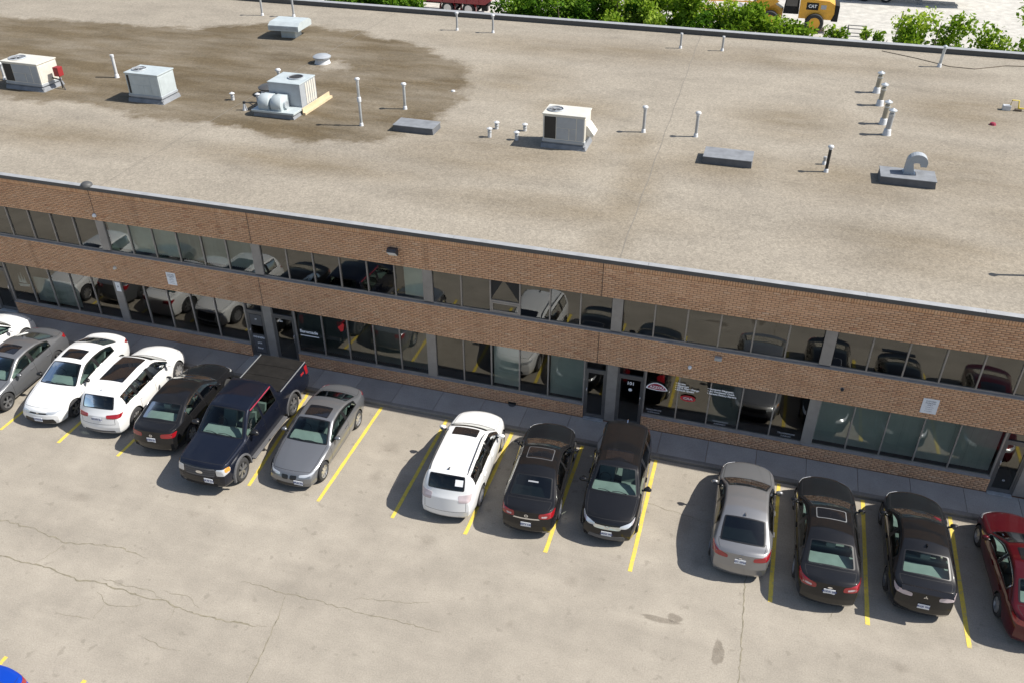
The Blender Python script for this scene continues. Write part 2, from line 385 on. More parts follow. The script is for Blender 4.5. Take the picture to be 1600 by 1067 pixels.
# cracks in the asphalt: thin sunken seams filled with grit
CR = dict(a=[(-13.6, -9.45), (-12.12, -9.47), (-11.08, -9.45), (-9.6, -9.66), (-8.52, -9.38), (-7.0, -9.43)],
          b=[(-12.5, -10.65), (-11.07, -10.6), (-10.18, -10.63), (-9.4, -10.59), (-8.43, -10.7), (-7.57, -10.6), (-6.6, -10.68), (-5.71, -10.67), (-4.96, -10.78), (-3.94, -10.73), (-2.71, -10.59)],
          c=[(-7.79, -10.46), (-6.87, -10.46), (-6.19, -10.42), (-5.76, -10.6)], d=[(-4.05, -9.45), (-2.76, -9.5), (-1.73, -9.48), (-.62, -9.47), (.82, -9.47), (1.72, -9.51)],
          e=[(-2.73, -9.56), (-2.54, -10.33), (-2.39, -11.15), (-2.26, -12.2), (-2.2, -13.5)], f=[(-7.13, -11.15), (-7.14, -11.71)], g=[(-5.67, -11.77), (-5.04, -11.9), (-4.35, -11.87)],
          h=[(9.02, -4.9), (9.05, -5.68), (9.04, -6.79), (9.11, -8.78), (9.12, -11)], i=[(-.88, -9.11), (.1, -8.95), (1.06, -8.71)], j=[(-5.95, -10.34), (-5.27, -10.32), (-4.7, -10.59)],
          k=[(-7.63, -10.92), (-7.13, -11.17), (-6.51, -11.07), (-6.12, -10.84)], l=[(-8.2, -11.8), (-7.6, -11.75), (-7.14, -11.71)], m=[(-5.3, -10.75), (-5.2, -11.1), (-5.28, -11.3)],
          n=[(-9.6, -9.66), (-9.75, -10.1), (-9.9, -10.5)], o=[(5.6, -3.1), (5.9, -3.3), (7.8, -3.6)], p=[(10.2, -3.2), (10.9, -4.1), (11.4, -5.6), (11.2, -6.3)])
for key, P in CR.items():
    pts = [];
    for a, b in zip(P[:-1], P[1:]):
        n = max(2, int(math.hypot(b[0] - a[0], b[1] - a[1]) / .09))
        pts += [(a[0] + (b[0] - a[0]) * i / n, a[1] + (b[1] - a[1]) * i / n) for i in range(n)]
    pts.append(P[-1]); V = []; F = []; jx = jy = 0
    wb = {'b': .021, 'h': .015, 'e': .013, 'd': .011, 'a': .015}.get(key, .009)
    for i, (x, y) in enumerate(pts):
        jx = jx * .7 + random.gauss(0, .016); jy = jy * .7 + random.gauss(0, .02)
        t0 = pts[max(0, i - 1)]; t1 = pts[min(len(pts) - 1, i + 1)]; d = math.hypot(t1[0] - t0[0], t1[1] - t0[1]) or 1
        nx, ny = -(t1[1] - t0[1]) / d, (t1[0] - t0[0]) / d
        hw = wb * (.35 + .9 * random.random()) * (.35 + .65 * min(1, min(i, len(pts) - 1 - i) / 6))
        V += [(x + jx + nx * hw, y + jy + ny * hw, .004), (x + jx - nx * hw, y + jy - ny * hw, .004)]
        if i: F.append((2 * i - 2, 2 * i - 1, 2 * i + 1, 2 * i))
    link('crack', mesh('crack', V, F, M['crack']), lot)

# pavement: bedding slab, kerb stones, slabs with open joints
PX0, PX1 = -40.0, 30.0
pav = tag(MB().box(PX0, PX1, -1.12, .12, -.04, .105).build('pavement', M['mortar']), kind='structure')
sx = PX0; SLAB = 1.53
slab_me = {}
while sx < PX1 - .1:
    wd = SLAB
    if 'm' not in slab_me: slab_me['m'] = MB().box(.006, wd - .006, -1.098, -.012, .10, .13, .004).me('slab', M['slab'])
    o = link('slab', slab_me['m'], pav, (sx, 0, random.uniform(-.003, .003))); sx += wd
sx = PX0; kerb_me = MB().prism([(-1.25, -.02), (-1.245, .10), (-1.22, .128), (-1.106, .130), (-1.106, -.02)], 0, .004, 2.296).me('kerb_stone', M['kerb'])
while sx < PX1 - .1:
    link('kerb_stone', kerb_me, pav, (sx, 0, 0)); sx += 2.3

# ================================================================== BUILDING
HB, UT, UB, LT, LB, PV = 6.106, 4.897, 3.608, 2.427, .631, .13
BAY, PX = 6.25, -2.138
BX0, BX1 = PX - 4 * BAY, PX + 4 * BAY            # bays with windows: -27.14 .. 22.86
WX0, WX1 = -56.0, 30.0                            # whole block
YB = 26.35; ZR = HB + .03
bld = tag(empty('office_building', (0, 0, 0)), 'long two-storey tan brick office block with flat gravel roof behind the parked cars', 'building')

roof_nx, roof_ny = 300, 96
Xr = np.linspace(WX0, WX1, roof_nx + 1); Yr = np.linspace(.12, YB, roof_ny + 1)
V = [(x, y, ZR) for y in Yr for x in Xr]
F = [(j * (roof_nx + 1) + i, j * (roof_nx + 1) + i + 1, (j + 1) * (roof_nx + 1) + i + 1, (j + 1) * (roof_nx + 1) + i) for j in range(roof_ny) for i in range(roof_nx)]
rme = mesh('roof', V, F, M['roof'])
rco = np.array(V)[:, :2]
WET = [(-45, 17.5), (-35.7, 18.8), (-28.65, 19.25), (-23.95, 19.64), (-21.08, 21.2), (-19.2, 22.6), (-14.42, 21.51), (-10.98, 20.41), (-8.67, 19.0), (-7.13, 17.74), (-5.81, 14.98), (-5.28, 11.9), (-5.24, 9.84), (-6.08, 8.43), (-6.5, 6.85), (-7.53, 6.75), (-9.45, 6.18), (-10.88, 6.25), (-12.55, 6.64), (-14.24, 6.99), (-16.43, 6.65), (-19.52, 7.21), (-22.06, 7.31), (-24.78, 6.94), (-34, 7.5), (-45, 9)]
wet = poly_dist(rco, WET)
hole = np.hypot(rco[:, 0] + 13.0, (rco[:, 1] - 15.6) * .9)               # dry ring round the mushroom vent
wet = np.minimum(wet, (hole - .75) * 1.2)
attr(rme, 'wet', np.clip(wet, -6, 6))
def blob(cx, cy, rx, ry): return np.clip(1.25 - np.hypot((rco[:, 0] - cx) / rx, (rco[:, 1] - cy) / ry), 0, 1)
stn = np.zeros(len(rco))
for b in ((-2.2, 7.2, 4.5, 2.6), (6.0, 8.6, 3.2, 1.9), (10.5, 8.3, 3.2, 2.2), (14.5, 10.0, 4, 3), (15.5, 17.5, 3.5, 3), (2.8, 9.6, 1.2, 1.6), (-2, 22, 9, 2.2), (9, 23, 8, 2), (3.5, 5, 1.1, 5), (18, 6, 4, 4), (13, 3.5, 4, 2), (-9, 4.2, 6, 1.2), (-20, 4.0, 7, 1.6), (1, 3.0, 5, 1.3), (-4, 16, 3, 3), (8.5, 14, 3, 2.4), (0, 13, 2.5, 2)): stn = np.maximum(stn, blob(*b))
attr(rme, 'stain', stn)
roof = link('roof', rme, bld)
for x0, x1, ya, yb in ((3.42, 4.02, YB - .1, .2), (-14.40, -14.22, .2, 26.0), (21.6, 21.9, .2, 26)):
    seam = MB(); n = 40
    for i in range(n):
        t0, t1 = i / n, (i + 1) / n
        xa = x0 + (x1 - x0) * t0 + .02 * math.sin(i * 1.3); xb = x0 + (x1 - x0) * t1 + .02 * math.sin((i + 1) * 1.3)
        y0_, y1_ = ya + (yb - ya) * t0, ya + (yb - ya) * t1
        seam.add([(xa - .013, y0_, ZR + .006), (xa + .013, y0_, ZR + .006), (xb + .013, y1_, ZR + .006), (xb - .013, y1_, ZR + .006)], [(0, 1, 2, 3)])
    seam.build('roof_seam', M['seam'], roof)
# edges of the roof
fx = WX0; fme = MB().prism([(-.045, HB + .006), (-.045, HB + .085), (.13, HB + .115), (.21, HB + .035), (.21, HB + .006)], 0, .004, 3.042).me('front_edge_flashing', M['flash'])
while fx < WX1: link('front_edge_flashing', fme, bld, (fx, random.uniform(-.0015, .0015), random.uniform(-.001, .001))); fx += 3.046
MB().box(WX0, WX1, -.062, -.047, HB - .03, HB + .098).build('front_edge_fascia', M['fascia'], bld)
MB().box(WX0, WX1, YB + .002, YB + .25, .0, ZR + .24).build('rear_parapet', M['fascia'], bld)
MB().prism([(YB - .03, ZR + .243), (YB - .03, ZR + .262), (YB + .30, ZR + .285), (YB + .30, ZR + .18), (YB + .28, ZR + .243)], 0, WX0, WX1).build('rear_parapet_cap', M['flash'], bld)
MB().box(WX0 - .3, WX0 - .005, -.05, YB + .28, 0, ZR + .2).build('side_wall', M['mortar'], bld)
MB().box(WX1 + .005, WX1 + .3, -.05, YB + .28, 0, ZR + .2).build('side_wall', M['mortar'], bld)

# ---- brickwork: mortar backing with single bricks standing proud
BL, BJ = .212, .0145
bands = [('upper_brick_band', UT, HB - .218, 14, True), ('middle_brick_band', UB, LT, 17, False), ]
DOORS = []                                                     # (x0, x1, style)
for k, pxx in ((-1, PX - 3 * BAY), (1, PX - BAY), (3, PX + BAY), (5, PX + 3 * BAY)):
    DOORS.append((pxx - .90, pxx - .17)); DOORS.append((pxx + .17, pxx + 1.05))
tones = RNG
BV, BF, BT, BC = [], [], [], []          # all bricks: (x0,x1,z0,z1,tone)
allb = []
def lay(x0, x1, z0, z1, rows):
    ch = (z1 - z0) / rows
    for r in range(rows):
        z = z0 + r * ch; x = x0 - (BL / 2 if r % 2 else 0)
        while x < x1:
            a, b = max(x, x0), min(x + BL - BJ, x1)
            if b - a > .03: allb.append((a, b, z + BJ * .5, z + ch - BJ * .5))
            x += BL
lay(WX0, WX1, UT, HB - .218, 14); lay(WX0, WX1, LT, UB, 17)
x = WX0
while x < WX1:
    allb.append((x, x + .0665, HB - .210, HB - .004)); x += .0775
segs = []; x = WX0                                             # low wall between doors
for d0, d1 in sorted(DOORS):
    if d0 > x + .4: segs.append((x, d0 - .0))
    x = d1
segs.append((x, WX1))
for a, b in segs: lay(a, b, PV, LB, 7)
for a, b in ((WX0, BX0 - .2), (BX1 + .2, WX1)):
    lay(a, b, UB, UT, 18); lay(a, b, LB, LT, 25)
allb = np.array(allb)
N = len(allb); tone = np.clip(RNG.normal(.5, .17, N), 0, 1)
yo = RNG.uniform(-.002, .0025, N)
cen = np.stack([(allb[:, 0] + allb[:, 1]) / 2, np.zeros(N), (allb[:, 2] + allb[:, 3]) / 2], 1)
vis = (cen[:, 0] > -20.5) & (cen[:, 0] < 16.9)
dist = np.linalg.norm(cen - np.array(cam.location), axis=1) + np.where(vis & (allb[:, 1] - allb[:, 0] > .15), 0, 1e4)
near = np.argsort(dist)[:300]; is_near = np.zeros(N, bool); is_near[near] = True
backing = []
mb = MB()
mb.box(WX0, WX1, .008, .13, UT + .002, HB - .002)
upper_band = mb.build('upper_brick_band', M['mortar'], bld)
middle_band = MB().box(WX0, WX1, .008, .13, LT + .002, UB - .002).build('middle_brick_band', M['mortar'], bld)
mb = MB()
for a, b in segs: mb.box(a + .001, b - .001, .008, .13, .02, LB - .002)
for a, b in ((WX0, BX0 - .2), (BX1 + .2, WX1)):
    mb.box(a, b, .008, .13, UB + .002, UT - .002); mb.box(a, b, .008, .13, LB + .002, LT - .002)
low_band = mb.build('low_brick_wall', M['mortar'], bld)
idx = np.where(~is_near)[0]
a0, a1, z0, z1 = (allb[idx, i] for i in range(4)); y = yo[idx]; n = len(idx)
yb_ = np.full(n, .012)
C = [(a0, yb_, z0), (a1, yb_, z0), (a1, yb_, z1), (a0, yb_, z1), (a0, y, z0), (a1, y, z0), (a1, y, z1), (a0, y, z1)]
V = np.stack([np.stack(c, 1) for c in C], 1).reshape(-1, 3)
base = np.arange(n)[:, None] * 8
Fq = np.concatenate([base + np.array(f) for f in ((4, 5, 6, 7), (0, 1, 5, 4), (3, 7, 6, 2), (0, 4, 7, 3), (1, 2, 6, 5))])
me = bpy.data.meshes.new('brickwork'); me.vertices.add(len(V)); me.vertices.foreach_set('co', V.ravel())
me.loops.add(Fq.size); me.polygons.add(len(Fq)); me.loops.foreach_set('vertex_index', Fq.ravel().astype(np.int32))
me.polygons.foreach_set('loop_start', np.arange(0, Fq.size, 4, dtype=np.int32)); me.update(calc_edges=True)
me.materials.append(M['brick']); attr(me, 'tone', np.repeat(tone[idx], 8)); me.validate()
bw = link('brickwork', me, bld); bw['kind'] = 'stuff'
cache = {}
for i in near:
    L_ = round(allb[i, 1] - allb[i, 0], 3); h_ = round(allb[i, 3] - allb[i, 2], 4); tq = round(float(tone[i]) * 10) / 10
    if (L_, h_, tq) not in cache:
        m_ = MB().box(-L_ / 2, L_ / 2, -.006, .006, -h_ / 2, h_ / 2).me('brick', M['brick']); attr(m_, 'tone', [tq] * 8); cache[(L_, h_, tq)] = m_
    zc_ = cen[i, 2]; par = upper_band if zc_ > 4.7 else (middle_band if zc_ > 2 else low_band)
    link('brick', cache[(L_, h_, tq)], par, (cen[i, 0], .006 + yo[i], zc_))
for xj, za, zb_, par in ((-14.70, UT, HB, upper_band), (-8.47, UT, HB, upper_band), (3.60, UT, HB, upper_band), (-8.46, LT, UB, middle_band), (3.60, LT, UB, middle_band), (16.05, UT, HB, upper_band)):
    MB().box(xj - .009, xj + .009, -.004, .02, za + .005, zb_ - .005).build('expansion_joint', M['gap'], par)

# ---- rooms behind the glass
mb = MB()
mb.box(WX0 + .3, WX1 - .3, 4.5, 4.6, .0, HB - .05)
mb.box(WX0 + .3, WX1 - .3, .14, 4.49, HB - .14, HB - .06); mb.box(WX0 + .3, WX1 - .3, .14, 4.49, LT + .35, UB - .15)
k = 0
while BX0 + k * BAY * 2 - BAY <= BX1 + .1:
    xx = BX0 + k * BAY * 2 + BAY; mb.box(xx - .06, xx + .06, .2, 4.48, .02, LT + .34); mb.box(xx - .06 + .02, xx + .06 + .02, .2, 4.48, UB - .14, HB - .15); k += 1
mb.m = 1; mb.box(WX0 + .3, WX1 - .3, .14, 4.48, .05, .115); mb.box(WX0 + .3, WX1 - .3, .15, 4.48, UB - .148, UB - .13)
mb.build('interior', [M['interior'], M['carpet']], bld)

# ---- windows
GY = .085
def vblind(par, x0, x1, z0, z1, mat, openness, rnd, name='blind'):
    """vertical slat blind; every slat is a strip turned by its own angle"""
    b = MB(); x = x0 - .01
    while x < x1 + .02:
        a = openness + rnd.uniform(-.12, .12); hw = .045; c, s = math.cos(a), math.sin(a)
        yy = GY + .16
        b.add([(x - hw * c, yy - hw * s, z0 + .03), (x + hw * c, yy + hw * s, z0 + .03), (x + hw * c, yy + hw * s, z1), (x - hw * c, yy - hw * s, z1)], [(0, 1, 2, 3)]); x += .085
    return b.build(name, mat, par)

rnd = random.Random(3)
win_label = {}
UPB = {-14: [(0, 6)]}
for k in range(8):
    xa = BX0 + k * BAY + .17; xb = BX0 + (k + 1) * BAY - .17
    # pillar at the left of this bay
    for z0_, z1_, nm in ((UB + .09, UT - .003, 'upper_pillar'), (PV + .005, LT - .003, 'lower_pillar')):
        MB().box(xa - .34 + .002, xa - .002, .03, .12, z0_, z1_, .008).build('pillar', M['pillar'], bld)
    # ---------------- upper row
    z0_, z1_ = UB + .10, UT - .004
    fr = MB(); fr.box(xa, xb, GY - .03, GY + .03, z0_ - .05, z0_ - .001); fr.box(xa, xb, GY - .03, GY + .03, z1_ - .025, z1_)
    wn = fr.build('window', M['frame'], bld)
    edges = np.linspace(xa, xb, 7); mul = MB().box(-.021, .021, GY - .045, GY + .035, z0_, z1_ - .026).me('mullion', M['frame'])
    for e in edges[1:-1]: link('mullion', mul, wn, (e, 0, 0))
    for i in range(6):
        tilt = rnd.uniform(-.007, .007); t2 = rnd.uniform(-.007, .007)
        e0, e1 = edges[i] + .022, edges[i + 1] - .022
        if k == 4 and i == 2:            # small opening sash below
            zt = z0_ + .40
            MB().box(e0, e1, GY - .03, GY + .03, zt - .03, zt + .03).build('transom_bar', M['frame'], wn)
            s = MB(); s.box(e0 + .005, e0 + .06, GY - .04, GY - .005, z0_ + .01, zt - .035); s.box(e1 - .06, e1 - .005, GY - .04, GY - .005, z0_ + .01, zt - .035)
            s.box(e0 + .061, e1 - .061, GY - .04, GY - .005, z0_ + .01, z0_ + .06); s.box(e0 + .061, e1 - .061, GY - .04, GY - .005, zt - .085, zt - .035); s.build('opening_sash', M['frame'], wn)
            MB().add([(e0 + .06, GY - .02, z0_ + .05), (e1 - .06, GY - .02, z0_ + .05), (e1 - .06, GY - .02, zt - .08), (e0 + .06, GY - .02, zt - .08)], [(0, 1, 2, 3)]).build('pane', M['win'], wn)
            MB().add([(e0, GY, zt + .03), (e1, GY, zt + .03), (e1, GY, z1_ - .026), (e0, GY, z1_ - .026)], [(0, 1, 2, 3)]).build('pane', M['win'], wn)
            # black film in the two upper corners leaves a triangle of glass
            for q in ([(e0, zt + .06), ((e0 + e1) / 2 - .08, z1_ - .03), (e0, z1_ - .03)], [(e1, zt + .04), (e1, z1_ - .03), ((e0 + e1) / 2 - .02, z1_ - .03)]): MB().prism(q, 1, GY - .006, GY - .003).build('black_film', M['gap'], wn)
            continue
        gm = M['win_frost'] if (k, i) == (3, 5) or (k == 2 and i) else M['win']
        MB().add([(e0, GY + tilt, z0_), (e1, GY - tilt, z0_), (e1, GY - tilt + t2, z1_ - .026), (e0, GY + tilt + t2, z1_ - .026)], [(0, 1, 2, 3)]).build('pane', gm, wn)
        if k == 2:
            if i in (0, 1, 2): vblind(wn, e0, e1, z0_, z1_, M['blind'], .15 if i < 2 else .35, rnd)
            else: vblind(wn, e0, e1, z0_, z1_, M['blind'], 1.0 if i == 3 else (.8 if i == 4 else .95), rnd)
        elif (k, i) == (3, 5): MB().box(e0 + .25, e1 + .0, GY + .12, GY + .13, z0_ + .02, z1_ - .03).build('blind', M['blind'], wn)
        elif k == 0: vblind(wn, e0, e1, z0_, z1_, M['blind_dark'], .9, rnd)
    MB().prism([(-.022, UB + .004), (-.022, UB + .035), (GY - .032, UB + .052), (.10, UB + .052), (.10, UB + .004)], 0, xa - .338, xb + .0).build('sill', M['sill'], bld)
    # ---------------- lower row
    ds = [d for d in DOORS if d[0] > xa - .3 and d[1] < xb + .3]
    wa, wb_ = xa, xb
    for d in ds:
        if d[0] < (xa + xb) / 2: wa = d[1] + .05
        else: wb_ = d[0] - .05
    z0_, z1_ = LB + .095, LT - .004
    fr = MB(); fr.box(wa, wb_, GY - .03, GY + .03, z0_ - .05, z0_ - .001); fr.box(wa, wb_, GY - .03, GY + .03, z1_ - .025, z1_)
    for d in ds:
        fr.box(*((wa - .05, wa - .001) if d[0] < (xa + xb) / 2 else (wb_ + .001, wb_ + .05)), GY - .045, GY + .035, PV + .01, z1_)
    wn = fr.build('window', M['frame'], bld)
    # mullions stay on the bay's module
    ed = [wa] + [e for e in np.linspace(xa, xb, 7)[1:-1] if wa + .3 < e < wb_ - .3] + [wb_]
    mul = MB().box(-.021, .021, GY - .045, GY + .035, z0_, z1_ - .026).me('mullion', M['frame'])
    for e in ed[1:-1]: link('mullion', mul, wn, (e, 0, 0))
    for i in range(len(ed) - 1):
        tilt = rnd.uniform(-.007, .007); t2 = rnd.uniform(-.008, .008); e0, e1 = ed[i] + .022, ed[i + 1] - .022
        MB().add([(e0, GY + tilt, z0_), (e1, GY - tilt, z0_), (e1, GY - tilt + t2, z1_ - .026), (e0, GY + tilt + t2, z1_ - .026)], [(0, 1, 2, 3)]).build('pane', M['win'], wn)
        if k == 6: vblind(wn, e0, e1, z0_, z1_, M['blind'], .12, rnd)
        elif k == 3: vblind(wn, e0, e1, z0_, z1_, M['blind_dark'], .45 + .3 * (i % 3), rnd)
        elif k == 4 and i in (2, 4): MB().box(e0 + .02, e1 - .02, GY + .14, GY + .15, z0_ + .02, z1_ - .03).build('blind', M['blind'], wn)
        elif k == 1 and i in (1, 2): vblind(wn, e0, e1, z0_, z1_ - .6, M['blind'], .3, rnd)
        elif k == 5 and i == 2: MB().box(e0 + .02, e1 - .02, GY + .14, GY + .15, z0_ + .02, z1_ - .03).build('blind', M['blind_dark'], wn)
    if k == 5: SERVICE_WIN = wn; SERVICE_E = ed
    if k == 3: SHOP_WIN = wn; SHOP_E = ed
    if k == 1: SHIP_WIN = wn; SHIP_E = ed
    a_, b_ = (wa if ds and ds[0][0] < (xa + xb) / 2 else xa - .338), (wb_ if ds and ds[-1][0] > (xa + xb) / 2 else xb)
    MB().prism([(-.022, LB + .004), (-.022, LB + .03), (GY - .032, LB + .046), (.10, LB + .046), (.10, LB + .004)], 0, a_ - (.04 if a_ == wa else 0), b_ + (.04 if b_ == wb_ else 0)).build('sill', M['sill'], bld)

# ---- doors
DOOR_OBJ = []
for j, (d0, d1) in enumerate(DOORS):
    z0_, zt, z1_ = PV + .03, 2.06, LT - .004
    f = MB(); f.box(d0, d0 + .055, GY - .04, GY + .04, z0_, z1_); f.box(d1 - .055, d1, GY - .04, GY + .04, z0_, z1_); f.box(d0 + .056, d1 - .056, GY - .04, GY + .04, zt, zt + .07); f.box(d0 + .056, d1 - .056, GY - .04, GY + .04, z1_ - .04, z1_)
    do = f.build('door', M['doorframe'], bld)
    l = MB(); a, b = d0 + .06, d1 - .06
    l.box(a, a + .055, GY - .03, GY + .02, z0_ + .01, zt - .005); l.box(b - .055, b, GY - .03, GY + .02, z0_ + .01, zt - .005)
    l.box(a + .056, b - .056, GY - .03, GY + .02, z0_ + .01, z0_ + .14); l.box(a + .056, b - .056, GY - .03, GY + .02, zt - .09, zt - .005); l.build('door_leaf', M['doorframe'], do)
    MB().add([(a + .05, GY, z0_ + .13), (b - .05, GY, z0_ + .13), (b - .05, GY, zt - .08), (a + .05, GY, zt - .08)], [(0, 1, 2, 3)]).build('pane', M['win'], do)
    MB().add([(d0 + .05, GY, zt + .07), (d1 - .05, GY, zt + .07), (d1 - .05, GY, z1_ - .03), (d0 + .05, GY, z1_ - .03)], [(0, 1, 2, 3)]).build('pane', M['win'], do)
    hx = b - .03 if j % 2 else a + .03
    MB().tube([(hx, GY - .035, 1.05), (hx, GY - .08, 1.07), (hx, GY - .08, 1.33), (hx, GY - .035, 1.35)], .011, 6).build('handle', M['chrome'], do, 60)
    MB().box(d0 + .02, d1 - .02, -.10, .07, PV + .003, PV + .028, .006).build('threshold', M['galv'], do)
    DOOR_OBJ.append(do)
RX = (rad(90), 0, 0)
# boarded door with lettering (X about -9.2)
d0, d1 = DOORS[2]
MB().box(d0 + .13, d1 - .13, GY - .028, GY - .012, 1.50, 1.95).build('notice_board', M['board'], DOOR_OBJ[2])
b_ = MB().box(d0 + .13, d1 - .13, GY - .028, GY - .012, .33, 1.12).build('notice_board', M['board'], DOOR_OBJ[2])
for s, z in (('WINNERS', .99), ('pink', .76), ('River', .53)): text('lettering', s, .105, M['white_ink'], b_, ((d0 + d1) / 2, GY - .031, z), RX, .002)
text('lettering', '17', .08, M['white_ink'], b_, ((d0 + d1) / 2, GY - .031, 1.76), RX, .003)
d0, d1 = DOORS[5]
text('unit_number', '101', .17, M['white_ink'], DOOR_OBJ[5], ((d0 + d1) / 2, GY - .012, 1.80), RX, .004)
MB().lathe([(.0, 0), (.06, 0), (.06, .004), (.0, .004)], ((d0 + d1) / 2, GY - .012, 1.55), 'y', 14).build('door_sticker', M['white'], DOOR_OBJ[5])
d0, d1 = DOORS[3]
text('lettering', 'OPEN', .07, M['white_ink'], DOOR_OBJ[3], (d0 + .3, GY - .012, 1.85), RX, .002)
d0, d1 = DOORS[6]
text('unit_number', '12', .07, M['white_ink'], DOOR_OBJ[6], ((d0 + d1) / 2, GY - .012, .62), RX, .002)
# shop lettering on the glass
text('window_lettering', 'Euromade', .17, M['white_ink'], SHOP_WIN, (-6.80, GY - .055, 1.62), RX, .006, 1.0)
MB().box(-7.15, -6.42, GY - .058, GY - .054, 1.44, 1.475).build('underline', M['white_ink'], SHOP_WIN)
mb = MB(); mb.prism([(-5.62, 2.05), (-5.42, 2.24), (-5.36, 2.22), (-5.42, 1.94), (-5.52, 1.88)], 1, GY - .056, GY - .052); mb.build('red_emblem', M['red_ink'], SHOP_WIN)
E = SERVICE_E
def lines(par, x, z, rows, size, mat, dz):
    for i, s in enumerate(rows):
        me_ = text_mesh(s, size, mat, .004); wdt = max(v.co.x for v in me_.vertices)
        link('window_lettering', me_, par, (x + wdt, GY - .055, z - i * dz), RX)
lines(SERVICE_WIN, 6.14, 2.16, ['• Service', '• Alignment', '• Oil & Filter Change', '• Exhaust System'], .088, M['white_ink'], .083)
lines(SERVICE_WIN, 7.14, 2.16, ['• Computer Diagnostic', '• AC Condenser Check', '• Remote Factory Starters'], .085, M['white_ink'], .09)
def oval(par, x, z, rx, rz, mat, y, name):
    n = 28; MB().prism([(x + rx * math.cos(2 * math.pi * i / n), z + rz * math.sin(2 * math.pi * i / n)) for i in range(n)], 1, y, y + .003).build(name, mat, par)
oval(SERVICE_WIN, 6.58, 1.63, .245, .115, M['red_ink'], GY - .054, 'oval_sign'); oval(SERVICE_WIN, 6.58, 1.63, .205, .088, M['maroon'], GY - .058, 'oval_sign')
text('window_lettering', 'CAA', .12, M['tail_clear'], SERVICE_WIN, (6.58, GY - .061, 1.63), RX, .006, 1.2)
dome = [(5.22, 1.78), (5.24, 1.85), (5.32, 1.95), (5.44, 2.02), (5.57, 2.04), (5.70, 2.01), (5.82, 1.93), (5.90, 1.84), (5.92, 1.78), (5.76, 1.75), (5.57, 1.735), (5.38, 1.75)]
MB().prism(dome, 1, GY - .056, GY - .053).build('dome_emblem', M['white_ink'], SERVICE_WIN)
ins = [(5.57 + (x - 5.57) * .84, 1.88 + (z - 1.88) * .76) for x, z in dome]
MB().prism(ins, 1, GY - .060, GY - .057).build('dome_emblem', M['maroon'], SERVICE_WIN)
text('window_lettering', 'AZZOU', .13, M['white_ink'], SERVICE_WIN, (5.57, GY - .063, 1.86), RX, .003, 1.0)
for x, a, b in ((5.55, 'BRAKE SERVICE', 'SUSPENSION'), (7.68, 'TRANSMISSION', 'ALIGNMENT'), (9.72, 'TRANSMISSIONS', 'TUNE-UPS')):
    text('window_lettering', a, .08, M['dim_ink'], SERVICE_WIN, (x, GY - .055, 1.0 - .06), RX, .002, .9); text('window_lettering', b, .075, M['dim_ink'], SERVICE_WIN, (x, GY - .055, .84), RX, .002, .9)
# ship picture inside the far left window
mb = MB()
mb.prism([(-19.45, 1.48), (-18.90, 1.52), (-18.95, 1.40), (-19.4, 1.36)], 1, GY + .02, GY + .03)
for x, h in ((-19.33, .38), (-19.20, .46), (-19.08, .32)): mb.prism([(x - .06, 1.54), (x + .07, 1.54), (x + .01, 1.56 + h)], 1, GY + .02, GY + .03)
mb.build('ship_picture', M['white'], SHIP_WIN)
MB().box(-14.71, -14.50, .024, .029, 1.98, 2.36).build('pillar_notice', M['white'], bld)
text('lettering', 'P', .12, M['ink'], bld, (-14.60, .022, 2.17), RX, .002)

# ---- things fixed to the wall
def wall_sign(x, z, w_, h_, label):
    r = tag(MB().box(-w_ / 2, w_ / 2, -.018, -.002, -h_ / 2, h_ / 2, .004).build('wall_sign', M['white'], None, loc=(x, -.003, z)), label, 'sign', 'white parking notices on the brick band')
    for i, (s, sz) in enumerate((('CUSTOMER', .055), ('PARKING', .065), ('ONLY', .055), ('unauthorized vehicles', .026), ('will be towed away', .026), ('at owner\'s expense', .026))):
        text('lettering', s, sz, M['ink'], r, (0, -.020, h_ * (.34 - .135 * i)), RX, .0005)
    return r
wall_sign(-12.08, 2.95, .38, .50, 'white parking notice high on the brick band above the white cars')
wall_sign(13.45, 2.90, .44, .52, 'white parking notice on the brick band above the black cars')
r = tag(empty('wall_light', (-3.23, 0, 5.41)), 'boxy wall light with pale lens on the upper brick band', 'light')
MB().prism([(-.002, -.12), (-.002, .14), (-.14, .14), (-.20, .09), (-.20, .05), (-.05, -.12)], 0, -.16, .16).build('housing', M['lamp_body'], r)
MB().prism([(-.206, .045), (-.056, -.118), (-.062, -.128), (-.214, .038)], 0, -.145, .145).build('lens', M['lens'], r)
def round_cam(x, z, rad_, mat, label, name='wall_camera', cat='camera'):
    r = tag(empty(name, (x, 0, z)), label, cat)
    MB().lathe([(0, -.10), (rad_ * .6, -.09), (rad_ * .95, -.055), (rad_, -.02), (rad_, -.002)], (0, 0, 0), 'y', 16).build('dome', mat, r, 60)
    MB().lathe([(rad_ * 1.15, -.014), (rad_ * 1.15, -.003)], (0, 0, 0), 'y', 16).build('base_ring', M['grey_pipe'], r, 40)
round_cam(-14.70, 5.10, .07, M['white'], 'white dome on the upper brick band above the leftmost pillar', 'dome_camera')
round_cam(-14.46, 3.02, .06, M['hvac'], 'small cream dome on the middle brick band beside the white notice', 'dome_camera')
round_cam(6.51, 2.87, .055, M['white'], 'small white round fitting over the service window', 'alarm_light', 'light')
round_cam(11.0, 2.99, .05, M['black_pipe'], 'small dark red-brown fitting on the brick band right of the service window', 'alarm_light', 'light')
r = tag(empty('security_camera', (7.32, 0, 3.41)), 'grey boxy security camera just below the upper window sill', 'camera')
MB().box(-.11, .11, -.16, -.03, -.06, .05, .02).build('housing', M['grey_pipe'], r); MB().box(-.03, .03, -.03, -.002, -.03, .02).build('bracket', M['lamp_body'], r)
r = tag(empty('scupper_dome', (-14.72, .05, HB + .10)), 'dark half-round cap on the front roof edge above the leftmost bays', 'vent')
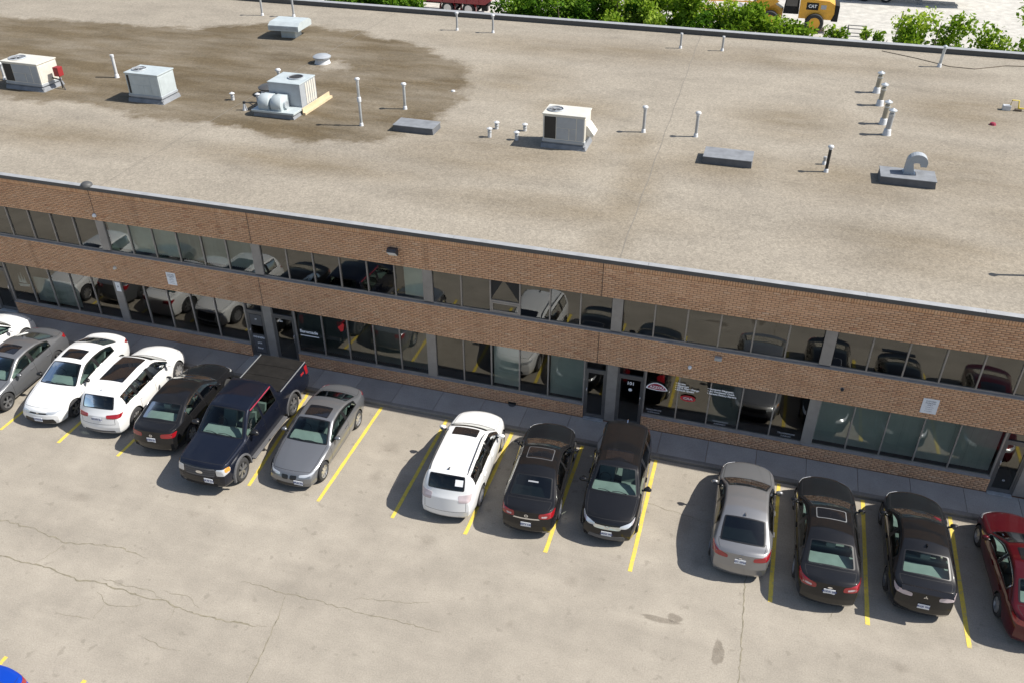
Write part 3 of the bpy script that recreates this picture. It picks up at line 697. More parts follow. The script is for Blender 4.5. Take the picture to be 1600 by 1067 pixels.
MB().lathe([(.20, 0), (.19, .07), (.13, .12), (0, .14)], (0, 0, 0), 'z', 18).build('dome', M['fascia'], r, 60)
o = tag(empty('wall_drain', (.75, -.015, PV)), 'small dark half-round drain opening at the wall base behind the black sedan', 'drain')
MB().prism([(.13 * math.cos(math.pi * i / 10), -.13 * math.sin(math.pi * i / 10)) for i in range(11)], 2, .002, .02).build('grate', M['fascia'], o); MB().box(-.14, .14, -.012, -.003, .0, .10).build('opening', M['under'], o)
# ================================================================== ROOFTOP THINGS
def vent_pipe(x, y, h, r, label, body='grey_pipe', cap='white_pvc', lean=(0, 0), group='vent pipes on the roof', base=True, name='vent_pipe', style='cap'):
    o = tag(empty(name, (x, y, ZR - .01)), label, 'vent pipe', group)
    lx, ly = lean
    MB().tube([(0, 0, .0), (lx * .5, ly * .5, h * .5), (lx, ly, h - r * 1.2)], r, 12).build('pipe', M[body], o, 60)
    if base: MB().lathe([(r * 1.7, 0), (r * 1.45, r * .6), (r * 1.3, r * 2.2), (r * 1.02, r * 2.5)], (0, 0, 0), 'z', 14).build('flashing_collar', M['white_pvc'], o, 60)
    if style == 'cap':
        MB().lathe([(r * 1.25, -r * 1.8), (r * 1.25, -r * .6), (r * 1.9, -r * .5), (r * 2.0, 0), (r * 1.5, r * .7), (0, r * 1.1)], (lx, ly, h - r * .6), 'z', 14).build('rain_cap', M[cap], o, 60)
    elif style == 'band':
        MB().lathe([(r * 1.25, 0), (r * 1.25, r * 1.6), (0, r * 1.9)], (lx, ly, h - r * 1.6), 'z', 12).build('end_cap', M[cap], o, 60)
    elif style == 'cone':
        MB().lathe([(r * .8, -r * .9), (r * .8, -r * .35), (r * 1.55, -r * .3), (r * 1.5, 0), (0, r * .8)], (lx, ly, h), 'z', 14).build('rain_cap', M[cap], o, 50)
        MB().lathe([(r * 1.1, 0), (r * 1.1, r * .5)], (lx, ly, h - r * 2.2), 'z', 12).build('band', M['galv'], o, 60)
    return o
vent_pipe(-26.62, 9.25, .78, .06, 'white vent pipe at the far left beside the cream air conditioner', 'white_pvc')
vent_pipe(-21.82, 10.99, 1.06, .07, 'tall white vent pipe between the two left air conditioners', 'white_pvc', style='band')
vent_pipe(-21.37, 23.4, 1.35, .06, 'grey vent pipe at the rear, left of the pair behind the boxy exhaust hood')
vent_pipe(-19.48, 23.65, 1.45, .06, 'grey vent pipe at the rear directly behind the boxy exhaust hood')
vent_pipe(-9.47, 23.54, .96, .055, 'grey vent pipe before the red truck, left one of the rear pair')
vent_pipe(-7.43, 23.6, .96, .055, 'grey vent pipe before the red truck, right one of the rear pair')
vent_pipe(2.71, 23.5, .77, .055, 'short grey vent pipe at the rear edge just left of the long roof seam', style='band')
vent_pipe(4.81, 23.63, .74, .055, 'short grey vent pipe at the rear edge just right of the long roof seam', style='band')
vent_pipe(15.11, 23.84, 1.0, .07, 'leaning galvanised vent pipe at the right rear edge near the leafy bushes', 'galv', 'galv', (.05, .02), style='cone')
for (x, y, h, b, lab) in ((12.04, 18.88, .9, 'tan_pipe', 'galvanised chimney pipe farthest back in the row of four'), (12.10, 17.10, .92, 'tan_pipe', 'weathered chimney pipe second from the back in the row of four'),
                          (12.12, 14.72, .94, 'tan_pipe', 'weathered chimney pipe second from the front in the row of four'), (12.20, 13.46, 1.02, 'grey_pipe', 'grey chimney pipe nearest the camera in the row of four')):
    vent_pipe(x, y, h, .105, lab, b, 'galv', (.03, .0), 'row of four chimney pipes', name='chimney_pipe', style='cone')
vent_pipe(2.92, 10.97, 1.07, .06, 'grey vent pipe with white cap just left of the long roof seam')
vent_pipe(4.98, 11.07, 1.01, .06, 'grey vent pipe with white cap just right of the long roof seam')
vent_pipe(9.91, 8.88, 1.0, .055, 'black vent pipe with white cap left of the gooseneck vent', 'black_pipe', 'white_pvc')
vent_pipe(9.84, 9.6, .30, .05, 'short grey stub pipe behind the black vent pipe', 'grey_pipe', 'grey_pipe', style='band', name='stub_pipe')
vent_pipe(-8.17, 8.41, 1.95, .055, 'tallest vent pipe with a dark lower half beside the blower unit', 'galv', 'white_pvc')
MB().lathe([(.085, 0), (.085, .16), (.06, .2)], (0, 0, 0), 'z', 12).build('joint_collar', M['white_pvc'], [o for o in COL.objects if o.get('label', '').startswith('tallest vent')][0], 60, loc=(0, 0, 1.0))
vent_pipe(-7.25, 10.79, 1.12, .06, 'galvanised vent pipe behind the left roof hatch curb', 'galv', 'white_pvc')
vent_pipe(-13.90, 12.07, .78, .065, 'galvanised vent pipe behind the blower unit', 'galv', 'white_pvc')
vent_pipe(15.88, 2.73, 1.5, .055, 'grey vent pipe beyond the right edge casting a long shadow', 'grey_pipe')
for (x, y, h, lab) in ((-2.79, 8.68, .37, 'white plumbing stub, front left of four beside the cream air conditioner'), (-2.80, 9.64, .29, 'white plumbing stub, rear left of four beside the cream air conditioner'),
                       (-1.69, 8.71, .33, 'white plumbing stub standing in the cream air conditioner\'s shadow'), (-1.65, 9.75, .29, 'white plumbing stub, rear right of four beside the cream air conditioner'),
                       (-14.90, 9.72, .31, 'white plumbing stub farthest left of the blower unit'), (-13.65, 9.74, .39, 'white plumbing stub next to the blower unit\'s rear left corner')):
    vent_pipe(x, y, h, .075, lab, 'white_pvc', 'white_pvc', group='plumbing stubs on the roof', name='stub_pipe', base=False, style='cone')
o = tag(empty('cable_stub', (-13.69, 8.70, ZR - .01)), 'white cone with black cable running to the blower unit', 'vent pipe')
MB().lathe([(.11, 0), (.06, .2), (.05, .3)], (0, 0, 0), 'z', 12).build('cone', M['white_pvc'], o, 60); MB().lathe([(.055, .3), (.055, .38), (0, .39)], (0, 0, 0), 'z', 10).build('end_cap', M['black_pipe'], o, 60)
MB().tube([(.0, 0, .36), (.25, .02, .34), (.55, .05, .16), (.8, .05, .12)], .022, 6).build('cable', M['black_pipe'], o, 60)

def mushroom(x, y, r, h, cap, label):
    o = tag(empty('mushroom_vent', (x, y, ZR - .01)), label, 'roof vent', 'mushroom vents on the roof')
    MB().lathe([(r * .95, 0), (r * .85, h * .25), (r * .78, h * .6), (r * .78, h * .68)], (0, 0, 0), 'z', 22).build('collar', M['white_pvc'], o, 50)
    MB().lathe([(r * .7, h * .66), (r * 1.02, h * .68), (r * 1.05, h * .82), (r * .8, h * .98), (0, h * 1.03)], (0, 0, 0), 'z', 22).build('cap', M[cap], o, 50)
mushroom(-13.71, 15.88, .42, .40, 'hvac_panel', 'grey lidded mushroom vent alone in the damp patch')
mushroom(-13.72, 10.89, .48, .42, 'fascia', 'dark lidded mushroom vent behind the blower unit')

# boxy exhaust hood
o = tag(empty('exhaust_hood', (-17.6, 19.9, ZR - .01), rad(4)), 'pale boxy exhaust hood on a square stem near the rear of the roof', 'exhaust hood')
MB().box(-.38, .42, -.40, .40, 0, .50, .01).build('stem', M['hvac_blue'], o)
MB().prism([(-.85, .46), (.85, .46), (.85, .72), (.55, .86), (-.55, .86), (-.85, .72)], 0, -.85, .85).build('hood', M['hvac_blue'], o)
for z in (.55, .62): MB().box(-.75, .75, -.862, -.851, z, z + .02).build('louvre', M['grey_pipe'], o)

def rooftop_unit(x, y, rz, W_, D_, H_, body, panel, label, curb=.26, coil=.28, hood=False, redbox=False):
    o = tag(empty('air_conditioner', (x, y, ZR - .01), rz), label, 'air conditioner', 'packaged air conditioners on the roof')
    MB().prism([(-D_ / 2 + .02, 0), (D_ / 2 - .02, 0), (D_ / 2 - .02, curb), (-D_ / 2 + .02, curb)], 0, -W_ / 2 + .03, W_ / 2 - .03).build('curb', M['membrane'], o)
    MB().prism([(-D_ / 2 - .10, .0), (-D_ / 2 + .015, 0), (-D_ / 2 + .015, .17), (-D_ / 2 - .02, .16)], 0, -W_ / 2 - .06, W_ / 2 + .06).build('base_flashing', M['membrane'], o)
    MB().prism([(W_ / 2 + .10, .0), (W_ / 2 - .028, 0), (W_ / 2 - .028, .17), (W_ / 2 + .02, .16)], 1, -D_ / 2 - .06, D_ / 2 + .06).build('base_flashing', M['membrane'], o)
    bd = MB().box(-W_ / 2, W_ / 2, -D_ / 2, D_ / 2, curb + .005, curb + H_, .015).build('cabinet', M[body], o)
    MB().box(-W_ / 2 - .03, W_ / 2 + .03, -D_ / 2 - .03, D_ / 2 + .03, curb + H_ + .002, curb + H_ + .05, .012).build('lid', M[body], o)
    MB().box(-W_ / 2 - .025, W_ / 2 + .025, -D_ / 2 - .025, D_ / 2 + .025, curb - .03, curb + .07, .008).build('base_rail', M['hvac_panel'], o)
    xs = -W_ / 2 + W_ * coil
    c = MB().box(-W_ / 2 + .06, xs, -D_ / 2 - .008, -D_ / 2 + .01, curb + .11, curb + H_ - .06).build('coil_grille', M['hvac_dark'], o)
    for i in range(9):
        zz = curb + .15 + i * (H_ - .26) / 8; MB().box(-W_ / 2 + .07, xs - .01, -D_ / 2 - .013, -D_ / 2 - .009, zz, zz + .008).build('coil_fin', M['hvac_dark'], c)
    MB().box(-W_ / 2 - .009, -W_ / 2 + .01, -D_ / 2 + .08, D_ / 2 - .08, curb + .11, curb + H_ - .06).build('coil_grille', M['hvac_dark'], o)
    for a, b, z0_, z1_ in ((xs + .03, xs + (W_ / 2 - xs) * .45, curb + .11, curb + H_ * .52), (xs + .03, xs + (W_ / 2 - xs) * .70, curb + H_ * .54, curb + H_ - .06), (xs + (W_ / 2 - xs) * .48, xs + (W_ / 2 - xs) * .70, curb + .11, curb + H_ * .52), (xs + (W_ / 2 - xs) * .73, W_ / 2 - .04, curb + .11, curb + H_ - .06)):
        MB().box(a, b, -D_ / 2 - .010, -D_ / 2 + .005, z0_, z1_, .003).build('access_panel', M[panel], o)
    MB().box(W_ / 2 - .004, W_ / 2 + .009, -D_ / 2 + .08, D_ / 2 - .08, curb + .12, curb + H_ - .08, .003).build('access_panel', M[body], o)
    fx, fy, fz, fr = -W_ / 2 + W_ * .22, -.02, curb + H_ + .052, min(D_ * .36, W_ * .19)
    f = MB().lathe([(fr, 0), (fr * 1.06, .012), (fr * 1.0, .045), (fr * .95, .045), (fr * .93, 0)], (fx, fy, fz), 'z', 26, cap=False).build('fan_ring', M['hvac_panel'], o, 60)
    MB().lathe([(fr * .95, .003), (0, .003)], (fx, fy, fz), 'z', 26, cap=False).build('fan_opening', M['hvac_dark'], f)
    g = MB(); [g.lathe([(fr * k - .006, .038), (fr * k + .006, .044)], (fx, fy, fz), 'z', 26, cap=False) for k in (.2, .38, .56, .74)]
    for k in range(6): a = k * math.pi / 3; g.tube([(fx, fy, fz + .04), (fx + fr * math.cos(a), fy + fr * math.sin(a), fz + .04)], .006, 5)
    g.build('fan_guard', M['grey_pipe'], f)
    bl = MB()
    for k in range(4):
        a = k * math.pi / 2 + .4; c_, s_ = math.cos(a), math.sin(a)
        bl.add([(fx + .1 * fr * c_, fy + .1 * fr * s_, fz + .012), (fx + fr * .85 * math.cos(a - .3), fy + fr * .85 * math.sin(a - .3), fz + .008), (fx + fr * .85 * math.cos(a + .35), fy + fr * .85 * math.sin(a + .35), fz + .030)], [(0, 1, 2)])
    bl.build('fan_blades', M['galv'], f)
    if hood:
        MB().prism([(W_ / 2 + .011, curb + H_ * .62), (W_ / 2 + .05, curb + H_ * .62), (W_ / 2 + .32, curb + H_ * .28), (W_ / 2 + .24, curb + H_ * .20), (W_ / 2 + .011, curb + H_ * .28)], 1, -D_ / 2 + .25, D_ / 2 - .12).build('intake_hood', M[body], o)
    if redbox:
        MB().box(W_ / 2 + .30, W_ / 2 + .58, -.05, .25, .58, .98, .02).build('disconnect_box', M['red_box'], o)
        lg = MB(); lg.tube([(W_ / 2 + .44, .1, .0), (W_ / 2 + .44, .1, .58)], .03, 6); lg.tube([(W_ / 2 + .44, .1, .4), (W_ / 2 + .72, -.05, .0)], .025, 6); lg.tube([(W_ / 2 + .44, .1, .4), (W_ / 2 + .02, .1, .45)], .03, 6); lg.build('conduit', M['black_pipe'], o, 60)
    return o
rooftop_unit(-24.55, 8.85, rad(-1), 1.95, 1.15, .92, 'hvac', 'hvac_panel', 'cream air conditioner with a red box at its side, farthest left', redbox=True, coil=.26)
rooftop_unit(-18.28, 8.90, rad(0), 1.62, 1.12, .95, 'hvac_blue', 'hvac_blue', 'pale blue-grey air conditioner second from the left', coil=.10)
rooftop_unit(.27, 8.86, rad(0), 1.62, 1.05, 1.02, 'hvac', 'hvac_panel', 'large cream air conditioner with side intake hood in the roof centre', hood=True, coil=.31)

# blower unit: condenser box behind two scroll housings
o = tag(empty('blower_unit', (-12.05, 8.95, ZR - .01)), 'pale blue blower unit with two round scroll housings and a condenser box', 'blower')
MB().prism([(-.95, 0), (.95, 0), (.88, .20), (-.88, .20)], 1, -.75, .95).build('base_curb', M['membrane'], o)
MB().box(-.98, .98, -.80, .0, .205, .29, .01).build('base_deck', M['hvac_blue'], o)
for x in (-.44, .14):
    MB().lathe([(.36, -.24), (.38, -.22), (.38, .22), (.36, .24)], (x, -.36, .48), 'x', 26).build('scroll_housing', M['hvac_blue'], o, 50)
    MB().box(x - .235, x + .235, -.36, .02, .292, .80, .02).build('blower_duct', M['hvac_blue'], o)
MB().lathe([(.16, -.03), (.16, .05)], (.42, -.36, .48), 'x', 16).build('pulley_guard', M['galv'], o, 50)
MB().box(-.55, .92, .06, 1.42, .21, 1.20, .015).build('condenser_box', M['hvac_panel'], o)
MB().box(-.57, .94, .04, 1.44, 1.205, 1.245, .01).build('condenser_lid', M['hvac_blue'], o)
for i in range(5): MB().box(.922, .935, .50 + i * .18, .62 + i * .18, .28, 1.16).build('louvre', M['hvac'], o)
MB().lathe([(.30, 0), (.30, .02)], (.35, .85, 1.247), 'z', 24).build('fan_opening', M['hvac_dark'], o)
MB().lathe([(.34, 0), (.34, .05), (.30, .05), (.30, 0)], (.35, .85, 1.246), 'z', 24, cap=False).build('fan_ring', M['hvac_panel'], o, 50)
o = tag(MB().box(-.05, .05, -1.2, 1.2, 0.004, .10).box(-.09, -.052, -1.2, 1.15, .004, .28).build('lumber_plank', M['wood'], None, loc=(-10.95, 10.05, ZR), rot=(0, 0, rad(-1))), 'pale lumber planks leaning along the blower unit\'s right side', 'lumber')

def curb_box(x, y, W_, D_, H_, label, rz=0):
    o = tag(empty('roof_hatch', (x, y, ZR - .01), rz), label, 'roof hatch', 'dark membrane-covered curbs on the roof')
    MB().prism([(-W_ / 2, 0), (W_ / 2, 0), (W_ / 2 - .03, H_), (-W_ / 2 + .03, H_)], 1, -D_ / 2, D_ / 2).build('curb', M['membrane_dark'], o)
    MB().box(-W_ / 2 + .0, W_ / 2 - .0, -D_ / 2 - .02, D_ / 2 + .02, H_ + .002, H_ + .035, .01).build('lid', M['membrane'], o)
    return o
curb_box(-5.85, 8.65, 1.72, .85, .24, 'dark flat roof hatch curb between the tallest vent pipe and the cream air conditioner')
curb_box(6.42, 8.90, 1.78, 1.0, .26, 'dark flat roof hatch curb right of the long roof seam')
o = curb_box(12.62, 8.82, 1.85, .95, .26, 'dark curb carrying the grey gooseneck vent')
g = tag(empty('gooseneck_vent', (12.72, 8.95, ZR + .285)), 'grey gooseneck vent on the dark curb at right', 'vent')
pts = []
for i in range(13):
    a = math.pi * (1 - i / 12 * .98); pts.append((.34 * math.cos(a) + .12, .30 * math.sin(a)))
inner = [(.12 + .12 * math.cos(math.pi * (1 - i / 12)), .08 + .12 * math.sin(math.pi * (1 - i / 12)) * .7) for i in range(13)]
pr = [(-.24, 0)] + [(x, .42 + z) for x, z in pts] + [(.44, .30)] + [(.24, .30)] + [(x + .0, .34 + z * .5) for x, z in inner[::-1]][2:] + [(.10, 0)]
n_ = len(pr); qd = MB()
qd.prism([(x, z) for x, z in pr], 1, -.17, .17); qd.build('duct', M['hvac_panel'], g)
MB().box(-.27, .13, -.20, .20, 0.0, .03).build('flange', M['galv'], g)

o = tag(empty('gas_regulator', (17.25, 18.04, ZR - .01)), 'white regulator box with yellow gas pipe at the right roof edge', 'gas pipe')
MB().box(-.20, .12, -.12, .12, 0, .22, .03).build('box', M['white_pvc'], o)
MB().tube([(.08, 0, .2), (.10, 0, .44), (.36, 0, .44), (.42, 0, .12)], .028, 8).build('riser', M['gas_yellow'], o, 60)
MB().tube([(.42, 0, .12), (3.2, .1, .12)], .03, 8).build('gas_pipe', M['gas_yellow'], o, 60); MB().box(.30, .55, -.1, .1, 0, .09).build('support_block', M['bark'], o)
cb = tag(MB().tube([(12.6, 25.9, ZR + .02), (14.2, 25.0, ZR + .02), (15.6, 24.0, ZR + .02), (16.7, 23.9, ZR + .02), (18.2, 24.9, ZR + .02), (21.0, 25.4, ZR + .02)], .016, 6).build('roof_cable', M['bark']), 'thin dark cable lying along the right rear of the roof', 'cable')
tag(MB().lathe([(.14, 0), (.10, .09), (0, .12)], (16.4, 15.9, ZR - .004), 'z', 10).build('roof_drain', M['maroon']), 'small dark red drain cap on the right of the roof', 'drain')
tag(MB().lathe([(.10, 0), (.08, .05), (0, .07)], (-6.1, 13.6, ZR - .004), 'z', 10).build('roof_drain', M['white_pvc']), 'small pale drain cap at the right end of the damp patch', 'drain')

# ================================================================== BEHIND THE BUILDING
M['leaf_dark'] = leaf_mat('leaf_dark', [(.04, .10, .012), (.10, .21, .025), (.21, .34, .05)])
M['leaf_light'] = leaf_mat('leaf_light', [(.09, .17, .018), (.21, .33, .035), (.38, .48, .09)])
def tree(x, y, h, rx, leaves, mat, label, name, seed, size=.13, spread=.75, stems=3, gap=1.0):
    rn = np.random.default_rng(seed)
    o = tag(empty(name, (x, y, 0)), label, 'tree', 'trees along the rear yard')
    tr = MB(); tips = []
    for s in range(stems):
        a = 2 * math.pi * s / stems + rn.uniform(0, 1); bx, by = .25 * math.cos(a), .25 * math.sin(a)
        ex, ey = rx * .45 * math.cos(a), rx * .45 * math.sin(a); hh = h * rn.uniform(.78, .95)
        tr.tube([(bx * .4, by * .4, 0), (bx + ex * .25, by + ey * .25, hh * .35), (ex * .7, ey * .7, hh * .7), (ex, ey, hh)], [.10, .075, .045, .015], 7)
        for b in range(9):
            t = rn.uniform(.30, 1.0); px_, py_, pz_ = ex * t, ey * t, hh * t
            a2 = rn.uniform(0, 2 * math.pi); ln = rx * rn.uniform(.35, .75) * (1.15 - .55 * t)
            q = (px_ + ln * math.cos(a2), py_ + ln * math.sin(a2), min(pz_ + ln * rn.uniform(.1, .8), h * 1.02))
            tr.tube([(px_, py_, pz_), ((px_ + q[0]) / 2, (py_ + q[1]) / 2, (pz_ + q[2]) / 2 + .06), q], [.03, .02, .008], 5); tips.append(q); tips.append(((px_ + q[0]) / 2, (py_ + q[1]) / 2, (pz_ + q[2]) / 2))
    tr.build('trunk', M['bark'], o, 60)
    tips = np.array(tips); n = leaves
    ci = rn.integers(0, len(tips), n); cl = tips[ci]
    off = rn.normal(0, 1, (n, 3)); off /= np.linalg.norm(off, axis=1)[:, None]; off *= (rn.random(n) ** .5 * spread * rx * .36)[:, None]
    P = cl + off; P[:, 2] = np.clip(P[:, 2], .3, h * 1.05)
    s = rn.uniform(.45, 1.45, n) * size
    u = rn.normal(0, 1, (n, 3)); u /= np.linalg.norm(u, axis=1)[:, None]
    nn = rn.normal(0, 1, (n, 3)) + np.array([0, 0, .9]); v = np.cross(nn, u); v /= np.linalg.norm(v, axis=1)[:, None]
    V = np.stack([P - u * s[:, None], P - v * s[:, None] * .55, P + u * s[:, None], P + v * s[:, None] * .55], 1).reshape(-1, 3)
    F = np.arange(n * 4).reshape(-1, 4)
    me_ = bpy.data.meshes.new('crown'); me_.vertices.add(len(V)); me_.vertices.foreach_set('co', V.ravel()); me_.loops.add(F.size); me_.polygons.add(n)
    me_.loops.foreach_set('vertex_index', F.ravel().astype(np.int32)); me_.polygons.foreach_set('loop_start', np.arange(0, F.size, 4, dtype=np.int32)); me_.update(calc_edges=True)
    me_.materials.append(M[mat]); ct = rn.uniform(.05, .95, len(tips))
    attr(me_, 'tone', np.repeat(np.clip(ct[ci] + rn.normal(0, .16, n), 0, 1), 4)); link('crown', me_, o)
TREES = [(-30.0, 31.5, 7.2, 2.6, 5200, 'leaf_light', 'pale leafy tree beyond the rear edge, farthest left', 'leafy_tree', .13),
         (-24.6, 31.0, 7.0, 2.5, 5600, 'leaf_light', 'yellow-green tree third left of the red truck', 'leafy_tree', .13),
         (-19.6, 31.8, 6.7, 2.6, 6500, 'leaf_dark', 'dark green tree second left of the red truck', 'leafy_tree', .13),
         (-16.4, 31.4, 6.8, 2.3, 6500, 'leaf_dark', 'dark bushy tree touching the red truck\'s left end', 'leafy_tree', .13),
         (-7.7, 32.6, 7.2, 2.6, 8000, 'leaf_dark', 'dark green tree directly right of the red truck', 'leafy_tree', .13),
         (-5.4, 32.2, 7.3, 2.7, 8500, 'leaf_dark', 'bushy dark tree second right of the red truck', 'leafy_tree', .13),
         (-2.0, 32.6, 7.5, 2.6, 8500, 'leaf_light', 'tall bright green tree behind the middle of the rear edge', 'leafy_tree', .13),
         (1.2, 32.0, 7.0, 2.4, 7500, 'leaf_light', 'bright green tree just left of the yellow frame boom', 'leafy_tree', .13),
         (4.3, 32.4, 6.9, 2.4, 7500, 'leaf_light', 'pointed bright tree in front of the yellow frame boom', 'leafy_tree', .13),
         (-.4, 34.6, 7.4, 2.4, 7000, 'leaf_dark', 'dark tree set back behind the bright middle trees', 'leafy_tree', .13),
         (2.9, 30.4, 6.3, 1.8, 5000, 'leaf_dark', 'low dark bush against the rear edge before the frame boom', 'leafy_bush', .12),
         (7.6, 31.6, 6.5, 2.2, 5200, 'leaf_light', 'loose green tree in front of the yellow wheel loader', 'leafy_tree', .13),
         (9.8, 31.0, 6.0, 1.7, 3600, 'leaf_light', 'low green tree at the loader\'s right end', 'leafy_tree', .12),
         (12.7, 31.2, 6.0, 1.3, 2200, 'leaf_light', 'small bush right of the metal cage', 'leafy_bush', .12),
         (15.3, 31.6, 7.5, 2.6, 5600, 'leaf_light', 'thin airy tree against the pale yard, left of two at right', 'leafy_tree', .125),
         (20.2, 31.4, 7.2, 2.8, 6000, 'leaf_light', 'thin airy tree at the right edge of the pale yard', 'leafy_tree', .125),
         (25.3, 31.6, 7.0, 2.4, 4000, 'leaf_light', 'thin airy tree beyond the right edge', 'leafy_tree', .125)]
for i, (x, y, h, rx, nl, mt, lab, nm, sz) in enumerate(TREES):
    nl = int(nl * 1.3)
    tree(x, y, h, rx, nl, mt, lab, nm, 40 + i, sz)

def big_wheel(par, x, y, r, wd, rim='rim', z=None):
    wl = empty('wheel', (x, y, r if z is None else z), 0, par)
    MB().lathe([(r * .62, -wd / 2), (r * .93, -wd / 2), (r, -wd * .36), (r, wd * .36), (r * .93, wd / 2), (r * .62, wd / 2)], (0, 0, 0), 'y', 24, cap=False).build('tyre', M['tyre'], wl, 40)
    MB().lathe([(r * .62, -wd * .45), (r * .56, -wd * .42), (r * .45, -wd * .1), (r * .2, -wd * .1), (r * .18, -wd * .3), (0, -wd * .3)], (0, 0, 0), 'y', 20).build('rim', M[rim], wl, 40)

# red tandem truck
o = tag(empty('dump_truck', (-18.9, 52.0, 0)), 'dark red tandem-axle truck parked behind the rear bushes', 'truck')
for x in (-1.45, .45):
    for y in (-1.0, 1.0): big_wheel(o, x, y, .56, .32)
    MB().lathe([(.70, -.2), (.70, .2), (.66, .2), (.66, -.2)], (x, -1.05, .60), 'y', 24, cap=False).build('fender', M['truck_red'], o, 60)
for y in (-1.0, 1.0): big_wheel(o, -6.6, y, .56, .3)
MB().box(-7.5, 2.0, -.42, .42, .75, 1.02).build('chassis', M['under'], o)
MB().prism([(-3.7, 1.05), (2.0, 1.05), (2.5, 1.4), (2.5, 3.0), (-3.7, 3.0)], 1, -1.25, 1.25).build('dump_body', M['truck_red'], o)
for x in (-3.0, -1.9, -.8, .3, 1.4): MB().box(x - .05, x + .05, -1.31, -1.252, 1.1, 2.95).build('rib', M['truck_red'], o)
MB().bevbox(-6.3, -4.0, -1.2, 1.2, .9, 2.9, .12).build('cab', M['truck_red'], o); MB().bevbox(-7.9, -6.32, -1.0, 1.0, .8, 1.95, .15).build('bonnet', M['truck_red'], o)
MB().box(-6.0, -4.6, -1.215, -1.195, 1.9, 2.6).build('side_window', M['roof_glass'], o); MB().box(1.6, 2.1, -1.0, -.6, .5, .9).build('mud_flap', M['under'], o)

# yellow wheel loader
o = tag(empty('wheel_loader', (8.8, 55.0, 0)), 'yellow wheel loader with black rear grille in the pale yard', 'loader'); o.scale = (.92, .92, .92)
for x in (-2.6, 1.2):
    for y in (-1.15, 1.15): big_wheel(o, x, y, .80, .60, 'loader')
MB().prism([(-.2, 1.1), (2.55, 1.1), (2.75, 1.6), (2.70, 2.35), (2.2, 2.62), (.2, 2.75), (-.2, 2.7)], 1, -1.05, 1.05).build('engine_hood', M['loader'], o)
MB().prism([(2.56, 1.0), (3.1, 1.0), (3.1, 2.3), (2.76, 2.36), (2.76, 1.6)], 1, -1.1, 1.1).build('counterweight', M['under'], o)
MB().box(.35, 1.35, -1.065, -1.051, 1.85, 2.45).build('side_vent', M['under'], o); MB().box(1.55, 2.0, -1.065, -1.051, 1.95, 2.3).build('side_vent', M['hvac_panel'], o)
text('lettering', 'CAT', .36, M['white_ink'], o, (.85, -1.075, 2.15), RX, .01)
MB().prism([(-1.55, 1.35), (-.22, 1.35), (-.3, 3.35), (-1.35, 3.35)], 1, -.75, .75).build('cab_frame', M['under'], o)
MB().prism([(-1.42, 2.0), (-.42, 2.0), (-.45, 3.15), (-1.28, 3.15)], 1, -.765, -.752).build('side_window', M['roof_glass'], o); MB().box(-1.5, -.2, -.85, .85, 3.352, 3.47, .03).build('cab_roof', M['loader'], o)
MB().box(-.1, .15, -.3, -.1, 2.76, 3.3).build('exhaust_stack', M['under'], o)
MB().prism([(-4.0, .9), (-1.6, .7), (-1.56, 1.6), (-2.6, 2.2), (-3.2, 2.1)], 1, -.5, .5).build('front_frame', M['loader'], o)
for y in (-.8, .62): MB().prism([(-2.3, 2.1), (-2.0, 2.3), (-3.2, 3.1), (-4.9, 1.2), (-5.0, .5), (-4.6, .6)], 1, y, y + .18).build('lift_arm', M['loader'], o)
MB().prism([(-4.9, .15), (-6.2, .12), (-6.3, .2), (-5.4, .5), (-5.1, 1.1), (-5.5, 1.6), (-4.9, 1.3)], 1, -1.45, 1.45).build('bucket', M['steel'], o)
MB().tube([(-2.1, -.1, 1.7), (-3.6, -.1, 2.5), (-4.9, -.1, 1.2)], .09, 8).build('linkage', M['steel'], o)

# yellow lattice boom on trestles
o = tag(empty('lattice_boom', (1.6, 56.2, 0), rad(6)), 'yellow lattice frame lying in the yard left of the loader', 'frame')
for y in (-.5, .5):
    for z in (.6, 1.6): MB().tube([(-3.4, y, z), (3.2, y, z)], .055, 6).build('chord', M['loader'], o)
for i in range(8):
    x = -3.3 + i * .8
    for y in (-.5, .5): MB().tube([(x, y, .6), (x + .8, y, 1.6)] if i % 2 else [(x, y, 1.6), (x + .8, y, .6)], .035, 5).build('lacing', M['loader'], o)
    MB().tube([(x, -.5, 1.6), (x + .8, .5, 1.6)], .03, 5).build('lacing', M['bark'], o)
for x in (-2.6, 2.6): MB().box(x - .12, x + .12, -.7, .7, 0, .54).build('trestle', M['bark'], o)

o = tag(empty('metal_cage', (12.9, 49.2, 0)), 'open grey metal cage frame right of the loader', 'cage')
for x in (-.62, .62):
    for y in (-.5, .5): MB().tube([(x, y, 0), (x, y, 1.75)], .04, 6).build('post', M['grey_plastic'], o)
for z in (.12, .65, 1.2, 1.75):
    for y in (-.5, .5): MB().tube([(-.62, y, z), (.62, y, z)], .032, 6).build('rail', M['grey_plastic'], o)
    for x in (-.62, .62): MB().tube([(x, -.5, z), (x, .5, z)], .032, 6).build('rail', M['grey_plastic'], o)
o = tag(empty('yard_post', (15.7, 50.2, 0)), 'thin dark leaning post in the pale yard', 'post'); MB().tube([(0, 0, 0), (.25, 0, 2.9)], .05, 6).build('pole', M['grey_plastic'], o); MB().box(-.2, .2, -.2, .2, 0, .08).build('foot', M['steel'], o)

